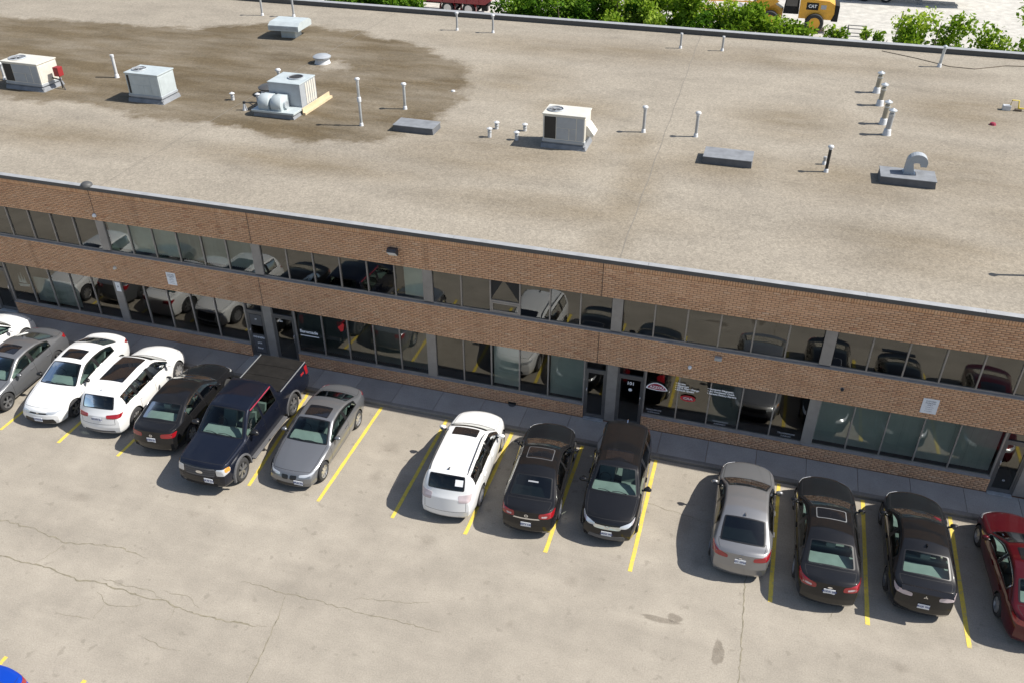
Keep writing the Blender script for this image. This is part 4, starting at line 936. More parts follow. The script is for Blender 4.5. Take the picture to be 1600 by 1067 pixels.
o = tag(empty('semi_trailer', (17.0, 67.6, 0)), 'white semi-trailer at the top right with its wheels and shadow showing', 'trailer')
for x in (-4.2, -2.75, -.9):
    for y in (-1.0, 1.0): big_wheel(o, x, y, .52, .32)
MB().box(-5.4, 6.3, -1.28, 1.28, 1.25, 4.0).build('box_body', M['trailer'], o); MB().box(-5.3, 6.2, -.5, .5, 1.0, 1.245).build('chassis_rail', M['under'], o)
for y in (-.9, .9):
    MB().tube([(2.2, y, 1.1), (2.0, y, .06)], .09, 8).build('landing_leg', M['steel'], o)
    MB().box(1.8, 2.25, y - .15, y + .15, .004, .06).build('leg_foot', M['steel'], o)
# ================================================================== CARS
def smooth_curve(pts, sig):
    xs = np.array([p[0] for p in pts], float); ys = np.array([p[1] for p in pts], float)
    g = np.linspace(xs[0] - 1, xs[-1] + 1, 1400); v = np.interp(g, xs, ys)
    # linear extrapolation at the ends keeps slopes
    s0 = (ys[1] - ys[0]) / (xs[1] - xs[0]); s1 = (ys[-1] - ys[-2]) / (xs[-1] - xs[-2])
    v = np.where(g < xs[0], ys[0] + s0 * (g - xs[0]), v); v = np.where(g > xs[-1], ys[-1] + s1 * (g - xs[-1]), v)
    h = g[1] - g[0]; r = int(max(1, 3 * sig / h)); k = np.exp(-.5 * (np.arange(-r, r + 1) * h / sig) ** 2); k /= k.sum()
    v2 = np.convolve(np.pad(v, r, mode='edge'), k, 'valid')
    return lambda x: np.interp(x, g, v2)

def chaikin(P, it=2, closed=False):
    P = np.asarray(P, float)
    for _ in range(it):
        if closed:
            Q = np.roll(P, -1, 0); P = np.stack([.75 * P + .25 * Q, .25 * P + .75 * Q], 1).reshape(-1, P.shape[1])
        else:
            a, b = P[:-1], P[1:]; mid = np.stack([.75 * a + .25 * b, .25 * a + .75 * b], 1).reshape(-1, P.shape[1]); P = np.vstack([P[:1], mid[1:-1], P[-1:]])
    return P

def round_corners(P, r):
    P = np.asarray(P, float); n = len(P); out = []
    for i in range(n):
        a, b, c = P[i - 1], P[i], P[(i + 1) % n]; u, v = a - b, c - b; lu, lv = np.linalg.norm(u), np.linalg.norm(v)
        if lu < 1e-6 or lv < 1e-6: continue
        if np.dot(u, v) / (lu * lv) < -.93: out.append(b); continue
        d = min(r, lu * .45, lv * .45); p0, p1 = b + u / lu * d, b + v / lv * d
        for t in (0, .25, .5, .75, 1): out.append(p0 * (1 - t) ** 2 + b * 2 * t * (1 - t) + p1 * t * t)
    return np.array(out)

class Shell:
    """smooth car body: sections lofted along x (0 = nose), mirrored, with bowed ends and wheel arches cut"""
    def __init__(s, p):
        s.p = p; L, W = p['L'], p['W']; s.L, s.W = L, W
        s.zc = smooth_curve(p['zc'], p.get('sig', .045)); s.zb_ = smooth_curve(p['belt'], .10)
        s.crown = smooth_curve(p.get('crown', [(0, .05), (1.1, .045), (2.0, .065), (3.4, .065), (4.2, .05), (L, .04)]), .1)
        s.wp = smooth_curve(p.get('plan', [(0, .80), (.12, .87), (.4, .945), (.9, .985), (1.6, 1.0), (L - 1.4, 1.0), (L - .8, .985), (L - .35, .94), (L - .1, .87), (L, .82)]), .07)
        s.bow = smooth_curve(p.get('bow', [(0, .26), (.5, .18), (1.2, .14), (2.1, .07), (2.7, .0), (L - 1.2, -.05), (L - .6, -.09), (L, -.20)]), .12)
        s.tum = p.get('tum', .46); s.rw = p['rw']; s.ra = s.rw + p.get('archgap', .055)
        s.ax = (p['fo'], p['fo'] + p['wb']); s.sill = p.get('sill', .20)
        nf = p.get('nose', [(.2, .07), (.36, .01), (.55, 0), (.8, .03), (1.0, .10)]); nr = p.get('tailp', [(.2, .09), (.34, .01), (.55, 0), (.75, .035), (1.0, .08)])
        z0f, z0r = float(s.zc(0)), float(s.zc(L))
        s.nf = lambda z: np.interp(z / z0f, *zip(*nf)); s.nr = lambda z: -np.interp(z / z0r, *zip(*nr))
        s.build()
    def zbelt(s, x): return np.minimum(s.zb_(x), s.zc(x) - .03)
    def zedge(s, x): return np.maximum(s.zc(x) - s.crown(x), s.zbelt(x) + .012)
    def ws(s, x): return s.W * s.wp(x) * .95
    def we(s, x): return s.ws(x) - .045 - s.tum * (s.zedge(x) - s.zbelt(x))
    def xoff(s, x, y, z):
        b = s.bow(x) * (np.abs(y) / s.W) ** 2.2
        f = np.clip(1 - x / .55, 0, 1) ** 2 * s.nf(z); r = np.clip(1 - (s.L - x) / .55, 0, 1) ** 2 * s.nr(z)
        return x + b + f + r
    def top(s, x, fr):
        """point on the upper skin: fr = fraction of half width towards the edge"""
        y = fr * s.we(x); z = s.zedge(x) + (s.zc(x) - s.zedge(x)) * (1 - abs(fr) ** 2.2)
        return np.array([float(s.xoff(x, y, z)), float(y), float(z)])
    def side(s, x, t):
        """point on the glasshouse side: t 0 = belt, 1 = roof edge"""
        zb, ze = s.zbelt(x), s.zedge(x); y = s.ws(x) + (s.we(x) - s.ws(x)) * t; z = zb + (ze - zb) * t
        return np.array([float(s.xoff(x, y, z)), float(y), float(z)])
    def zbot(s, X):
        z = np.full_like(X, s.sill)
        for a in s.ax:
            d = np.abs(X - a); m = d < s.ra; z = np.where(m, np.maximum(z, s.rw + np.sqrt(np.maximum(s.ra ** 2 - d ** 2, 0))), z)
        return z
    def build(s):
        L = s.L; xs = set(np.round(np.linspace(0, L, int(L / .042)), 4))
        xs |= set(np.round(np.linspace(0, .3, 10), 4)) | set(np.round(np.linspace(L - .3, L, 10), 4))
        for a in s.ax:
            for th in np.linspace(0, math.pi, 23):
                X = a + s.ra * math.cos(th); xs.add(round(X - float(s.bow(X)), 4))
            for d in (-s.ra - .004, s.ra + .004): xs.add(round(a + d - float(s.bow(a + d)), 4))
        xs = np.array(sorted(x for x in xs if 0 <= x <= L)); xs = xs[np.insert(np.diff(xs) > .003, 0, True)]
        prof_n = [0, .08, .2, .34, .5, .64, .76, .87, .95]; R = []
        sp = s.p.get('sideprof', [(0, .925), (.08, .955), (.2, .975), (.42, .995), (.55, 1.0), (.68, .992), (.78, .988), (.9, .970), (1, .95)])
        n0, f0 = zip(*sp)
        for x in xs:
            zb, ze, zc = float(s.zbelt(x)), float(s.zedge(x)), float(s.zc(x)); w_ = s.W * float(s.wp(x)); we = float(s.we(x))
            Xs = x + float(s.bow(x)) * float(s.wp(x)) ** 2.2
            z0 = float(s.zbot(np.array([Xs]))[0]); z0 = min(z0, zb - .06)
            lo = []
            for t in prof_n:
                z = z0 + (zb - z0) * t; nz = (z - s.sill) / (zb - s.sill); lo.append((w_ * np.interp(nz, n0, f0), z))
            S = (w_ * .95, zb); ctl = lo + [S]
            for t in (.33, .66, 1.0): ctl.append((S[0] + (we - S[0]) * t + .02 * math.sin(math.pi * t) * min(1, (ze - zb) / .3), zb + (ze - zb) * t))
            for fr in (.86, .68, .46, .22, 0): ctl.append((fr * we, ze + (zc - ze) * (1 - fr ** 2.2)))
            c = chaikin(ctl, 2); X = s.xoff(np.full(len(c), x), c[:, 0], c[:, 1]); R.append(np.stack([X, c[:, 0], c[:, 1]], 1))
        R = np.array(R); n = R.shape[1]
        G = np.concatenate([R, R[:, ::-1][:, 1:] * np.array([1, -1, 1])], 1); ns, nc = G.shape[:2]
        V = [G.reshape(-1, 3)]; i, j = np.meshgrid(np.arange(ns - 1), np.arange(nc - 1), indexing='ij'); i, j = i.ravel(), j.ravel()
        F = [np.stack([i * nc + j, i * nc + j + 1, (i + 1) * nc + j + 1, (i + 1) * nc + j], 1)]; base = ns * nc
        m = 23; fr = np.linspace(1, -1, m)
        for e, x in ((0, 0.0), (-1, L)):
            sec = R[e]; C = []
            for (X, y, z) in sec:
                yy = fr * y; C.append(np.stack([s.xoff(np.full(m, x), yy, np.full(m, z)), yy, np.full(m, z)], 1))
            C = np.array(C); V.append(C.reshape(-1, 3)); i, j = np.meshgrid(np.arange(n - 1), np.arange(m - 1), indexing='ij'); i, j = i.ravel(), j.ravel()
            q = np.stack([base + i * m + j, base + i * m + j + 1, base + (i + 1) * m + j + 1, base + (i + 1) * m + j], 1)
            F.append(q if e == 0 else q[:, ::-1]); base += n * m
        V = np.concatenate(V); F = np.concatenate(F)
        key = np.round(V, 4); _, first, inv = np.unique(key, axis=0, return_index=True, return_inverse=True); V = V[first]; F = inv.ravel()[F]
        good = np.array([len(set(f)) == 4 for f in F]); tri = [tuple(dict.fromkeys(f)) for f in F[~good]]; s.V = V; s.F = F[good]; s.T = [t for t in tri if len(t) == 3]
        s.bvh = BVHTree.FromPolygons([tuple(v) for v in V], [tuple(int(k) for k in f) for f in s.F] + s.T)
        s.cen = V[s.F].mean(1); a, b = V[s.F[:, 1]] - V[s.F[:, 0]], V[s.F[:, 3]] - V[s.F[:, 0]]; s.keep = np.ones(len(s.F), bool)
    def cast(s, p, d):
        d = Vector(d).normalized(); p = Vector(p); h = s.bvh.ray_cast(p - d * 2.5, d)
        if h[0] is None or (h[0] - p).length > .7: h = s.bvh.find_nearest(p)
        nn = h[1]
        if nn.dot(d) > 0: nn = -nn
        return h[0], nn
    def decal(s, pts, d, off=.004, band=0.0, round_=2, step=.06, cut=False, thick=.008):
        """patch that follows the skin under a polygon: returns (inner V,F), (band V,F)"""
        P = np.array(pts, float); P = round_corners(P, .055 * round_) if round_ else P
        Q = []
        for a, b in zip(P, np.roll(P, -1, 0)):
            n = max(1, int(np.linalg.norm(b - a) / step)); Q += [a + (b - a) * k / n for k in range(n)]
        P = np.array(Q); c = P.mean(0); n = len(P)
        ds = np.linalg.norm(P - c, axis=1)[:, None]
        rings = [P]
        if band: rings.append(P + (c - P) / ds * np.minimum(band, ds * .6)); start = rings[-1]
        else: start = P
        for t in (.75, .5, .25): rings.append(c + (start - c) * t)
        hits = [[s.cast(p, d) for p in r] for r in rings]; ch = s.cast(c, d)
        skirt = [h[0] - h[1] * (thick - off) for h in hits[0]]
        V = [tuple(v) for v in skirt]; ro = []
        for r in hits: ro.append(len(V)); V += [tuple(h[0] + h[1] * off) for h in r]
        V.append(tuple(ch[0] + ch[1] * off)); cid = len(V) - 1
        q = lambda a, b: [(a + i, a + (i + 1) % n, b + (i + 1) % n, b + i) for i in range(n)]
        outer = q(0, ro[0]); inner = []
        for k in range(len(ro) - 1):
            (outer if (band and k == 0) else inner).extend(q(ro[k], ro[k + 1]))
        inner += [(ro[-1] + i, ro[-1] + (i + 1) % n, cid) for i in range(n)]
        if not band: inner = outer + inner; outer = []
        if cut:
            dd = Vector(d).normalized(); u = dd.cross(Vector((0, 0, 1)) if abs(dd.z) < .9 else Vector((0, 1, 0))).normalized(); v = dd.cross(u); u, v, dn = np.array(u), np.array(v), np.array(dd)
            sh = P + (c - P) / ds * np.minimum(band * .5, ds * .5); p2 = np.stack([sh @ u, sh @ v], 1); c2 = np.stack([s.cen @ u, s.cen @ v], 1)
            near_ = np.abs((s.cen - c) @ dn) < .55
            ins = np.zeros(len(s.cen), bool); k = np.where(near_)[0]; ins[k] = poly_dist(c2[k], p2) > 0; s.keep &= ~ins
        return V, inner, outer
    def ribbon(s, pts, d, wd=.011, off=.0015, step=.05):
        P = [np.array(p, float) for p in pts]; Q = []
        for a, b in zip(P[:-1], P[1:]):
            n = max(1, int(np.linalg.norm(b - a) / step)); Q += [a + (b - a) * k / n for k in range(n)]
        Q.append(P[-1]); H = [s.cast(q, d) for q in Q]; V = []; F = []
        for i, (h, nn) in enumerate(H):
            t = (H[min(i + 1, len(H) - 1)][0] - H[max(i - 1, 0)][0]); t = t.normalized() if t.length > 1e-6 else Vector((1, 0, 0)); sd_ = t.cross(nn).normalized() * wd / 2
            V += [tuple(h + sd_ + nn * off), tuple(h - sd_ + nn * off)]
            if i: F.append((2 * i - 2, 2 * i - 1, 2 * i + 1, 2 * i))
        return V, F

def wheel_meshes(r, wd, spokes, style, rim):
    t = MB().lathe([(r * .66, -wd / 2), (r * .90, -wd / 2), (r * .97, -wd * .42), (r, -wd * .28), (r, wd * .28), (r * .97, wd * .42), (r * .90, wd / 2), (r * .66, wd / 2)], (0, 0, 0), 'y', 36, cap=False).me('tyre', M['tyre'], 40)
    b = MB(); R_ = r * .68; o = -wd / 2
    b.lathe([(R_, o + .0), (R_, o + .012), (R_ * .93, o + .02), (R_ * .90, o + .12), (R_ * .9, wd / 2)], (0, 0, 0), 'y', 36, cap=False)
    b.lathe([(R_ * .24, o + .05), (R_ * .24, o + .018), (R_ * .17, o + .010), (0, o + .010)], (0, 0, 0), 'y', 18)
    for k in range(spokes):
        a = 2 * math.pi * k / spokes
        for da in ((-.13, .13) if style == 'twin' else (0,)):
            w0, w1 = (.030, .040) if style != 'fat' else (.05, .075)
            if style == 'twin': w0, w1 = .018, .024
            c_, s_ = math.cos(a + da), math.sin(a + da); c0, s0 = math.cos(a), math.sin(a); r0, r1 = R_ * .18, R_ * .95; q = r / .33
            V = []
            for rr, ww, yy, cc, ss in ((r0, w0 * q, o + .014, c0, s0), (r1, w1 * q, o + .024, c_, s_)):
                for sg in (-1, 1):
                    V += [(rr * cc - sg * ww * ss, yy, rr * ss + sg * ww * cc), (rr * cc - sg * ww * ss, yy + .035, rr * ss + sg * ww * cc)]
            b.add(V, [(0, 2, 6, 4), (0, 4, 5, 1), (2, 3, 7, 6), (0, 1, 3, 2), (4, 6, 7, 5)])
    rm = b.me('rim', rim, 35)
    dk = MB().lathe([(R_ * .92, o + .13), (0, o + .13)], (0, 0, 0), 'y', 24, cap=False).me('brake_disc', M['under'])
    return t, rm, dk

def make_car(name, label, cat, p, cx, cy, rz, plate_text=None):
    sh = Shell(p); L, W = p['L'], p['W']; ox = p['fo'] + p['wb'] / 2
    root = tag(empty(name, (cx, cy, 0), rz), label, cat, 'cars parked along the pavement'); root.scale = (.955, .935, .95)
    body_m = p['paint']
    def part(nm, V, F, mat, par=root, smooth=30):
        if not F: return None
        return link(nm, mesh(nm, np.array(V) - np.array([ox, 0, 0]), F, mat, smooth), par)
    def solid(nm, mb, mat, par=root, smooth=None):
        mb.V = [(x - ox, y, z) for x, y, z in mb.V]; return mb.build(nm, mat, par, smooth)
    G = p['glass']; xc, xh, xr0, xr1 = p['xc'], p['xh'], p['xr0'], p['xr1']
    parts = []
    # --- glass
    def quad_top(x0, x1, f0, f1, n=6):
        A = [sh.top(x0, f) for f in np.linspace(-f0, f0, n)]; B = [sh.top(x, f0 + (f1 - f0) * (x - x0) / (x1 - x0)) for x in np.linspace(x0, x1, 5)[1:-1]]
        C_ = [sh.top(x1, f) for f in np.linspace(f1, -f1, n)]; D = [b * np.array([1, -1, 1]) for b in B[::-1]]
        return A + B + C_ + D
    wd_ = Vector((.62, 0, -.78)); V, fi, fo_ = sh.decal(quad_top(xc, xh, .93, .90), wd_, .004, .05, 1, cut=True)
    ws = part('windshield', V, fi, p.get('wsglass', M['car_glass'])); part('windshield_seal', V, fo_, M['trim'], ws)
    rd = Vector(p.get('rdir', (-.6, 0, -.8))); V, fi, fo_ = sh.decal(quad_top(xr0, xr1, p.get('rf0', .88), p.get('rf1', .86)), rd, .004, .045, 1, cut=True)
    rw_ = part('rear_window', V, fi, p.get('rearglass', G)); part('rear_window_seal', V, fo_, M['trim'], rw_)
    for sg in (1, -1):
        if not p.get('truck'):          # black surround behind the side windows and pillars
            X = np.linspace(p['windows'][0][0] + .03, p['windows'][-1][1] + .02, 30); ok = [x for x in X if sh.side(x, .90)[2] - sh.side(x, .06)[2] > .05]
            poly = [sh.side(x, .06) * np.array([1, sg, 1]) for x in ok] + [sh.side(x, .90) * np.array([1, sg, 1]) for x in ok[::-1]]
            P_ = np.array([sh.cast(q, (0, -sg, -.12))[0] + sh.cast(q, (0, -sg, -.12))[1] * .0015 for q in poly]); nn_ = len(ok); rows = []; Vb = []
            for f in np.linspace(0, 1, 6):
                for i_ in range(nn_):
                    q = poly[i_] * (1 - f) + poly[2 * nn_ - 1 - i_] * f; h_, n_ = sh.cast(q, (0, -sg, -.12)); Vb.append(tuple(h_ + n_ * .0018))
            Fb = [(r_ * nn_ + i_, r_ * nn_ + i_ + 1, (r_ + 1) * nn_ + i_ + 1, (r_ + 1) * nn_ + i_) for r_ in range(5) for i_ in range(nn_ - 1)]; band = (Vb, Fb)
        else: band = None
        wins = []
        for (a, b) in p['windows']:
            X = np.linspace(a, b, 14); bot = [sh.side(x, .10) for x in X]; tp = [sh.side(x, .86) for x in X]
            ok = [k for k in range(14) if tp[k][2] - bot[k][2] > .035]
            poly = [bot[k] for k in ok] + [tp[k] for k in ok[::-1]]
            if len(poly) < 6: continue
            poly = [q * np.array([1, sg, 1]) for q in poly]
            V, fi, fo_ = sh.decal(poly, (0, -sg, -.12), .004, .032, 1, cut=True); wins.append(np.array(poly)[:, [0, 2]])
            w_ = part('side_window', V, fi, G); part('window_seal', V, fo_, p.get('sealmat', M['trim']), w_)
        if band:
            Vb, Fb = band; cb_ = np.array([np.mean([Vb[k] for k in f], 0) for f in Fb])[:, [0, 2]]; keep = np.ones(len(Fb), bool)
            for w2 in wins: keep &= poly_dist(cb_, w2) < .02
            pt_ = part('pillar_trim', Vb, [f for f, k_ in zip(Fb, keep) if k_], M['trim'])
            if pt_: pt_['kind'] = 'stuff'
    if p.get('sunroof'):
        a, b, hw = p['sunroof']; V, fi, _ = sh.decal([(a, -hw, 1.4), (a + .0, hw, 1.4), (b, hw, 1.4), (b, -hw, 1.4)], (0, 0, -1), .004, 0, 1); part('sunroof', V, fi, M['roof_glass'])
        if p.get('sunframe'):
            V, fi, _ = sh.decal([(a - .025, -hw - .025, 1.4), (a - .025, hw + .025, 1.4), (b + .025, hw + .025, 1.4), (b + .025, -hw - .025, 1.4)], (0, 0, -1), .002, 0, 1); part('sunroof_frame', V, fi, p['sunframe'])
    # --- lights (3D outline, cast direction), mirrored
    for nm, pts, d, mat in p['lights']:
        for sg in (1, -1):
            V, fi, _ = sh.decal([(x, y * sg, z) for x, y, z in pts], (d[0], d[1] * sg, d[2]), .007, 0, 1, .04); part(nm, V, fi, mat)
    for nm, pts, d, mat in p.get('patches', []):
        V, fi, _ = sh.decal(pts, d, .006, 0, p.get('pround', 1), .04); part(nm, V, fi, mat)
    # --- panel gaps
    gv, gf = [], []
    def rib(pts, d, wd=.011):
        V, F = sh.ribbon(pts, d, wd); b = len(gv); gv.extend(V); gf.extend([tuple(k + b for k in f) for f in F])
    for sg in (1, -1):
        for xd in p['doors']:
            zt = float(sh.zbelt(xd)); rib([(xd, W * sg, zt + .01), (xd - .01, W * sg, zt - .25), (xd + .0, W * sg, sh.sill + .12)], (0, -sg, 0))
        rib([(p['doors'][0] + .02, W * sg, sh.sill + .10), (p['doors'][-1] - .02, W * sg, sh.sill + .10)], (0, -sg, 0))
    hx0, hx1 = p.get('hood', (.16, xc - .03)); A = [sh.top(x, .93) for x in np.linspace(hx0, hx1, 6)]
    rib(A, (0, 0, -1)); rib([a * np.array([1, -1, 1]) for a in A], (0, 0, -1)); rib([sh.top(hx0, f) for f in np.linspace(-.93, .93, 9)], (.3, 0, -1))
    for sg in (1, -1):                     # creases pressed into the bonnet
        V, F = sh.ribbon([sh.top(hx0 + .12 + (hx1 - hx0 - .14) * t, sg * (.42 + .26 * t)) for t in np.linspace(0, 1, 8)], (0, 0, -1), .035, .0035); part('bonnet_crease', V, F, body_m)
        V, F = sh.ribbon([(x, W * sg, float(sh.zbelt(x)) - .16) for x in np.linspace(p['doors'][0] - .25, p['doors'][-1] + .45, 14)], (0, -sg, 0), .028, .004); part('shoulder_crease', V, F, body_m)
    if p.get('deck'):
        a, b = p['deck']; A = [sh.top(x, .90) for x in np.linspace(a, b, 4)]; rib(A, (0, 0, -1)); rib([q * np.array([1, -1, 1]) for q in A], (0, 0, -1)); rib([sh.top(a, f) for f in np.linspace(-.9, .9, 9)], (0, 0, -1))
    if p.get('gate'):                      # tailgate outline
        zz, yy = p['gate']; rib([(L, -yy, zz[1]), (L, -yy, zz[0]), (L, yy, zz[0]), (L, yy, zz[1])], (-1, 0, 0))
    pg = part('panel_gaps', gv, gf, M['gap']); pg['kind'] = 'stuff'
    # --- body shell with the openings left out
    Fk = [tuple(f) for f in sh.F[sh.keep]] + sh.T
    bo = part('body', sh.V, Fk, body_m, root, 38)
    # --- underbody, wheel wells, wheels
    u = MB(); u.box(.30, L - .30, -W * .80, W * .80, sh.sill + .01, sh.sill + .12)
    for a in sh.ax:
        for sg in (1, -1):
            n = 16; V = []; F = []
            for k in range(n + 1):
                th = math.pi * k / n; xx, zz = a + sh.ra * math.cos(th), sh.rw + sh.ra * math.sin(th)
                V += [(xx, sg * (W * .955), zz), (xx, sg * W * .50, zz)]
                if k: F.append((2 * k - 2, 2 * k - 1, 2 * k + 1, 2 * k))
            V += [(a - sh.ra, sg * W * .5, sh.sill), (a + sh.ra, sg * W * .5, sh.sill)]; F.append(tuple(range(1, 2 * n + 2, 2)) + (len(V) - 2, len(V) - 1)); u.add(V, F)
    solid('underbody', u, M['under'])
    if p.get('flare'):
        for a in sh.ax:
            for sg in (1, -1):
                f = MB(); n = 18
                for k in range(n):
                    V = []
                    for th in (math.pi * (k / n * 1.12 - .06), math.pi * ((k + 1) / n * 1.12 - .06)):
                        for rr, yy in ((sh.ra - .004, .93), (sh.ra - .004, 1.015), (sh.ra + .055, 1.012), (sh.ra + .075, .95)): V.append((a + rr * math.cos(th), sg * W * yy, sh.rw + rr * math.sin(th)))
                    f.add(V, [(0, 1, 5, 4), (1, 2, 6, 5), (2, 3, 7, 6)])
                solid('fender_flare', f, p['flare'], root, 50)
    wt, wr, wdk = p['wheels']
    for a in sh.ax:
        for sg in (1, -1):
            e = empty('wheel', (a - ox, sg * (W - .02 - p['tw'] / 2), sh.rw), 0 if sg < 0 else math.pi, root); link('tyre', wt, e); link('rim', wr, e); link('brake_disc', wdk, e)
    # --- cabin
    fl = sh.sill + .13; zb = float(sh.zbelt(xc + .4)); ymax = W * .80
    c = MB(); c.box(xc + .1, xr1 - .1 if not p.get('truck') else xr0 + .15, -ymax, ymax, fl, fl + .03); solid('cabin_floor', c, M['under'])
    d_ = MB(); z1 = float(sh.zbelt(xc + .3)) - .01
    d_.prism([(xc + .16, fl + .25), (xc + .20, z1 - .03), (xc + .34, z1 + .005), (xc + .58, z1 + .01), (xc + .72, z1 - .07), (xc + .66, fl + .25)], 1, -ymax * .96, ymax * .96); solid('dashboard', d_, p.get('dash', M['dash']))
    xs_ = xh + p.get('seat', .18)
    def seat(x, y, hw, H_):
        m = MB(); m.bevbox(x - .28, x + .26, y - hw, y + hw, fl + .12, fl + .32, .05)
        m.prism([(x + .16, fl + .30), (x + .30, fl + .30), (x + .50, fl + H_), (x + .40, fl + H_)], 1, y - hw, y + hw)
        m.bevbox(x + .43, x + .53, y - .13, y + .13, fl + H_ + .02, fl + H_ + .19, .03); return m
    hs = min(.80, float(sh.zc(xs_ + .4)) - fl - .27)
    for y in (-.36, .36): solid('seat', seat(xs_, y, .24, hs), p.get('seatm', M['seat']), root, 40)
    if p.get('rearseat'):
        x = p['rearseat']; m = seat(x, 0, ymax * .86, min(hs, float(sh.zc(x + .5)) - fl - .28)); solid('rear_seat', m, p.get('seatm', M['seat']), root, 40)
    if p.get('shelf'):
        a, b = p['shelf']; m = MB(); zz = float(sh.zbelt(b)) - .02; m.box(a, b, -ymax * .88, ymax * .88, zz - .02, zz); solid('parcel_shelf', m, M['dash'])
    m = MB(); m.tube([(xc + .78 + .06 * math.sin(t), .36 + .18 * math.cos(t), z1 - .02 + .16 * math.sin(t)) for t in np.linspace(0, 2 * math.pi, 17)], .014, 6); solid('steering_wheel', m, M['trim'], root, 60)
    # --- mirrors, handles, wipers
    mx = p.get('mirror', xc + .42); zt = float(sh.zbelt(mx)); yw = float(sh.ws(mx)); k = p.get('mk', 1.0)
    for sg in (1, -1):
        bm = bmesh.new(); bmesh.ops.create_icosphere(bm, subdivisions=2, radius=1)
        m = MB(); m.add([(mx + .075 * v.co.x * k - .02 * abs(v.co.y), sg * (yw + .13 * k + .115 * v.co.y * k), zt + .085 * k + .075 * v.co.z * k * (1 if v.co.z > 0 else .8)) for v in bm.verts], [[v.index for v in f.verts] for f in bm.faces]); bm.free()
        mo = solid('mirror', m, p.get('mirrorm', body_m), root, 60)
        s2 = MB(); s2.tube([(mx, sg * (yw - .03), zt + .01), (mx, sg * (yw + .09), zt + .045)], [.035, .028], 8); solid('mirror_stalk', s2, M['trim'], mo, 60)
        s3 = MB(); s3.lathe([(0, 0), (.06, 0), (.06, .004), (0, .004)], (mx + .07 * k, sg * (yw + .13 * k), zt + .085 * k), 'x', 14); solid('mirror_glass', s3, M['chrome'], mo)
        for xd in p['doors'][1:]:
            h = sh.cast((xd - .16, sg * W, zt - .13), (0, -sg, 0))[0]; q = MB(); q.bevbox(h.x - .10, h.x + .10, min(h.y, h.y + sg * .028), max(h.y, h.y + sg * .028), h.z - .018, h.z + .018, .008); solid('door_handle', q, p.get('handlem', body_m))
    for y0, y1 in ((-.52, .05), (.12, .62)):
        V, F = sh.ribbon([sh.top(xc + .035, y0), sh.top(xc + .075, (y0 + y1) / 2), sh.top(xc + .06, y1)], wd_, .02, .02); part('wiper', V, F, M['trim'])
    # --- number plates
    for e in p.get('plates', ()):
        fx = -1 if e[0] == 'f' else 1; h = sh.cast((0 if fx < 0 else L, 0, e[1]), (-fx, 0, 0))[0]
        q = MB(); q.box(h.x + fx * .006 - .006, h.x + fx * .006 + .006, -.155 + e[2], .155 + e[2], h.z - .08, h.z + .08); po = solid('licence_plate', q, M['plate'])
        link('lettering', text_mesh(plate_text or 'CBKT 471', .085, M['plate_ink'], .002), po, (h.x + fx * .0145 - ox, e[2], h.z), (rad(90), 0, rad(90) if fx > 0 else rad(-90)))
    if p.get('rails'):
        for sg in (1, -1):
            a, b = p['rails']; pts = [sh.top(x, .93) * np.array([1, sg, 1]) for x in np.linspace(a, b, 9)]
            m = MB(); m.tube([tuple(q + np.array([0, 0, .045 if 0 < i < 8 else .0])) for i, q in enumerate(pts)], .016, 6); solid('roof_rail', m, p.get('railm', M['trim']), root, 60)
    if p.get('antenna'):
        x = p['antenna']; q = sh.top(x, 0); m = MB(); m.prism([(q[0] - .08, q[2] - .01), (q[0] + .08, q[2] - .01), (q[0] + .08, q[2] + .06), (q[0] + .04, q[2] + .06)], 1, -.015, .015); solid('antenna_fin', m, p.get('antm', body_m))
    if p.get('ribs'):
        a, b, ys = p['ribs']; V_, F_ = [], []
        for y in ys:
            V, F = sh.ribbon([(a, y, 1.6), (b, y, 1.6)], (0, 0, -1), .018, .006); bb = len(V_); V_ += V; F_ += [tuple(k + bb for k in f) for f in F]
        part('roof_ribs', V_, F_, body_m)
    for b in p.get('badges', ()):
        kind, e, z, r = b; fx = -1 if e == 'f' else 1; h, nn = sh.cast((0 if fx < 0 else L, 0, z), (-fx, 0, 0)); m = MB(); x0 = h.x + fx * .008
        if kind == 'oval': m.prism([(r * math.cos(2 * math.pi * i / 20), z + r * .45 * math.sin(2 * math.pi * i / 20)) for i in range(20)], 0, x0 - .006, x0 + .006)
        elif kind == 'ring': m.lathe([(r, -.006), (r, .006), (r * .72, .006), (r * .72, -.006)], (x0, 0, z), 'x', 20, cap=False); m.box(x0 - .004, x0 + .004, -r * .75, r * .75, z - .012, z + .012)
        elif kind == 'diamonds':
            for a in (90, 210, 330):
                ca, sa = math.cos(rad(a)), math.sin(rad(a)); m.prism([(0, z), (r * .5 * ca - r * .29 * sa, z + r * .5 * sa + r * .29 * ca), (r * ca, z + r * sa), (r * .5 * ca + r * .29 * sa, z + r * .5 * sa - r * .29 * ca)], 0, x0 - .006, x0 + .006)
        elif kind == 'h':
            m.box(x0 - .006, x0 + .006, -r, -r * .6, z - r * .8, z + r * .8); m.box(x0 - .006, x0 + .006, r * .6, r, z - r * .8, z + r * .8); m.box(x0 - .006, x0 + .006, -r * .59, r * .59, z - .015, z + .015)
        solid('badge', m, M['chrome'])
    root['_sh'] = 1; del root['_sh']
    return root, sh, part, solid, ox

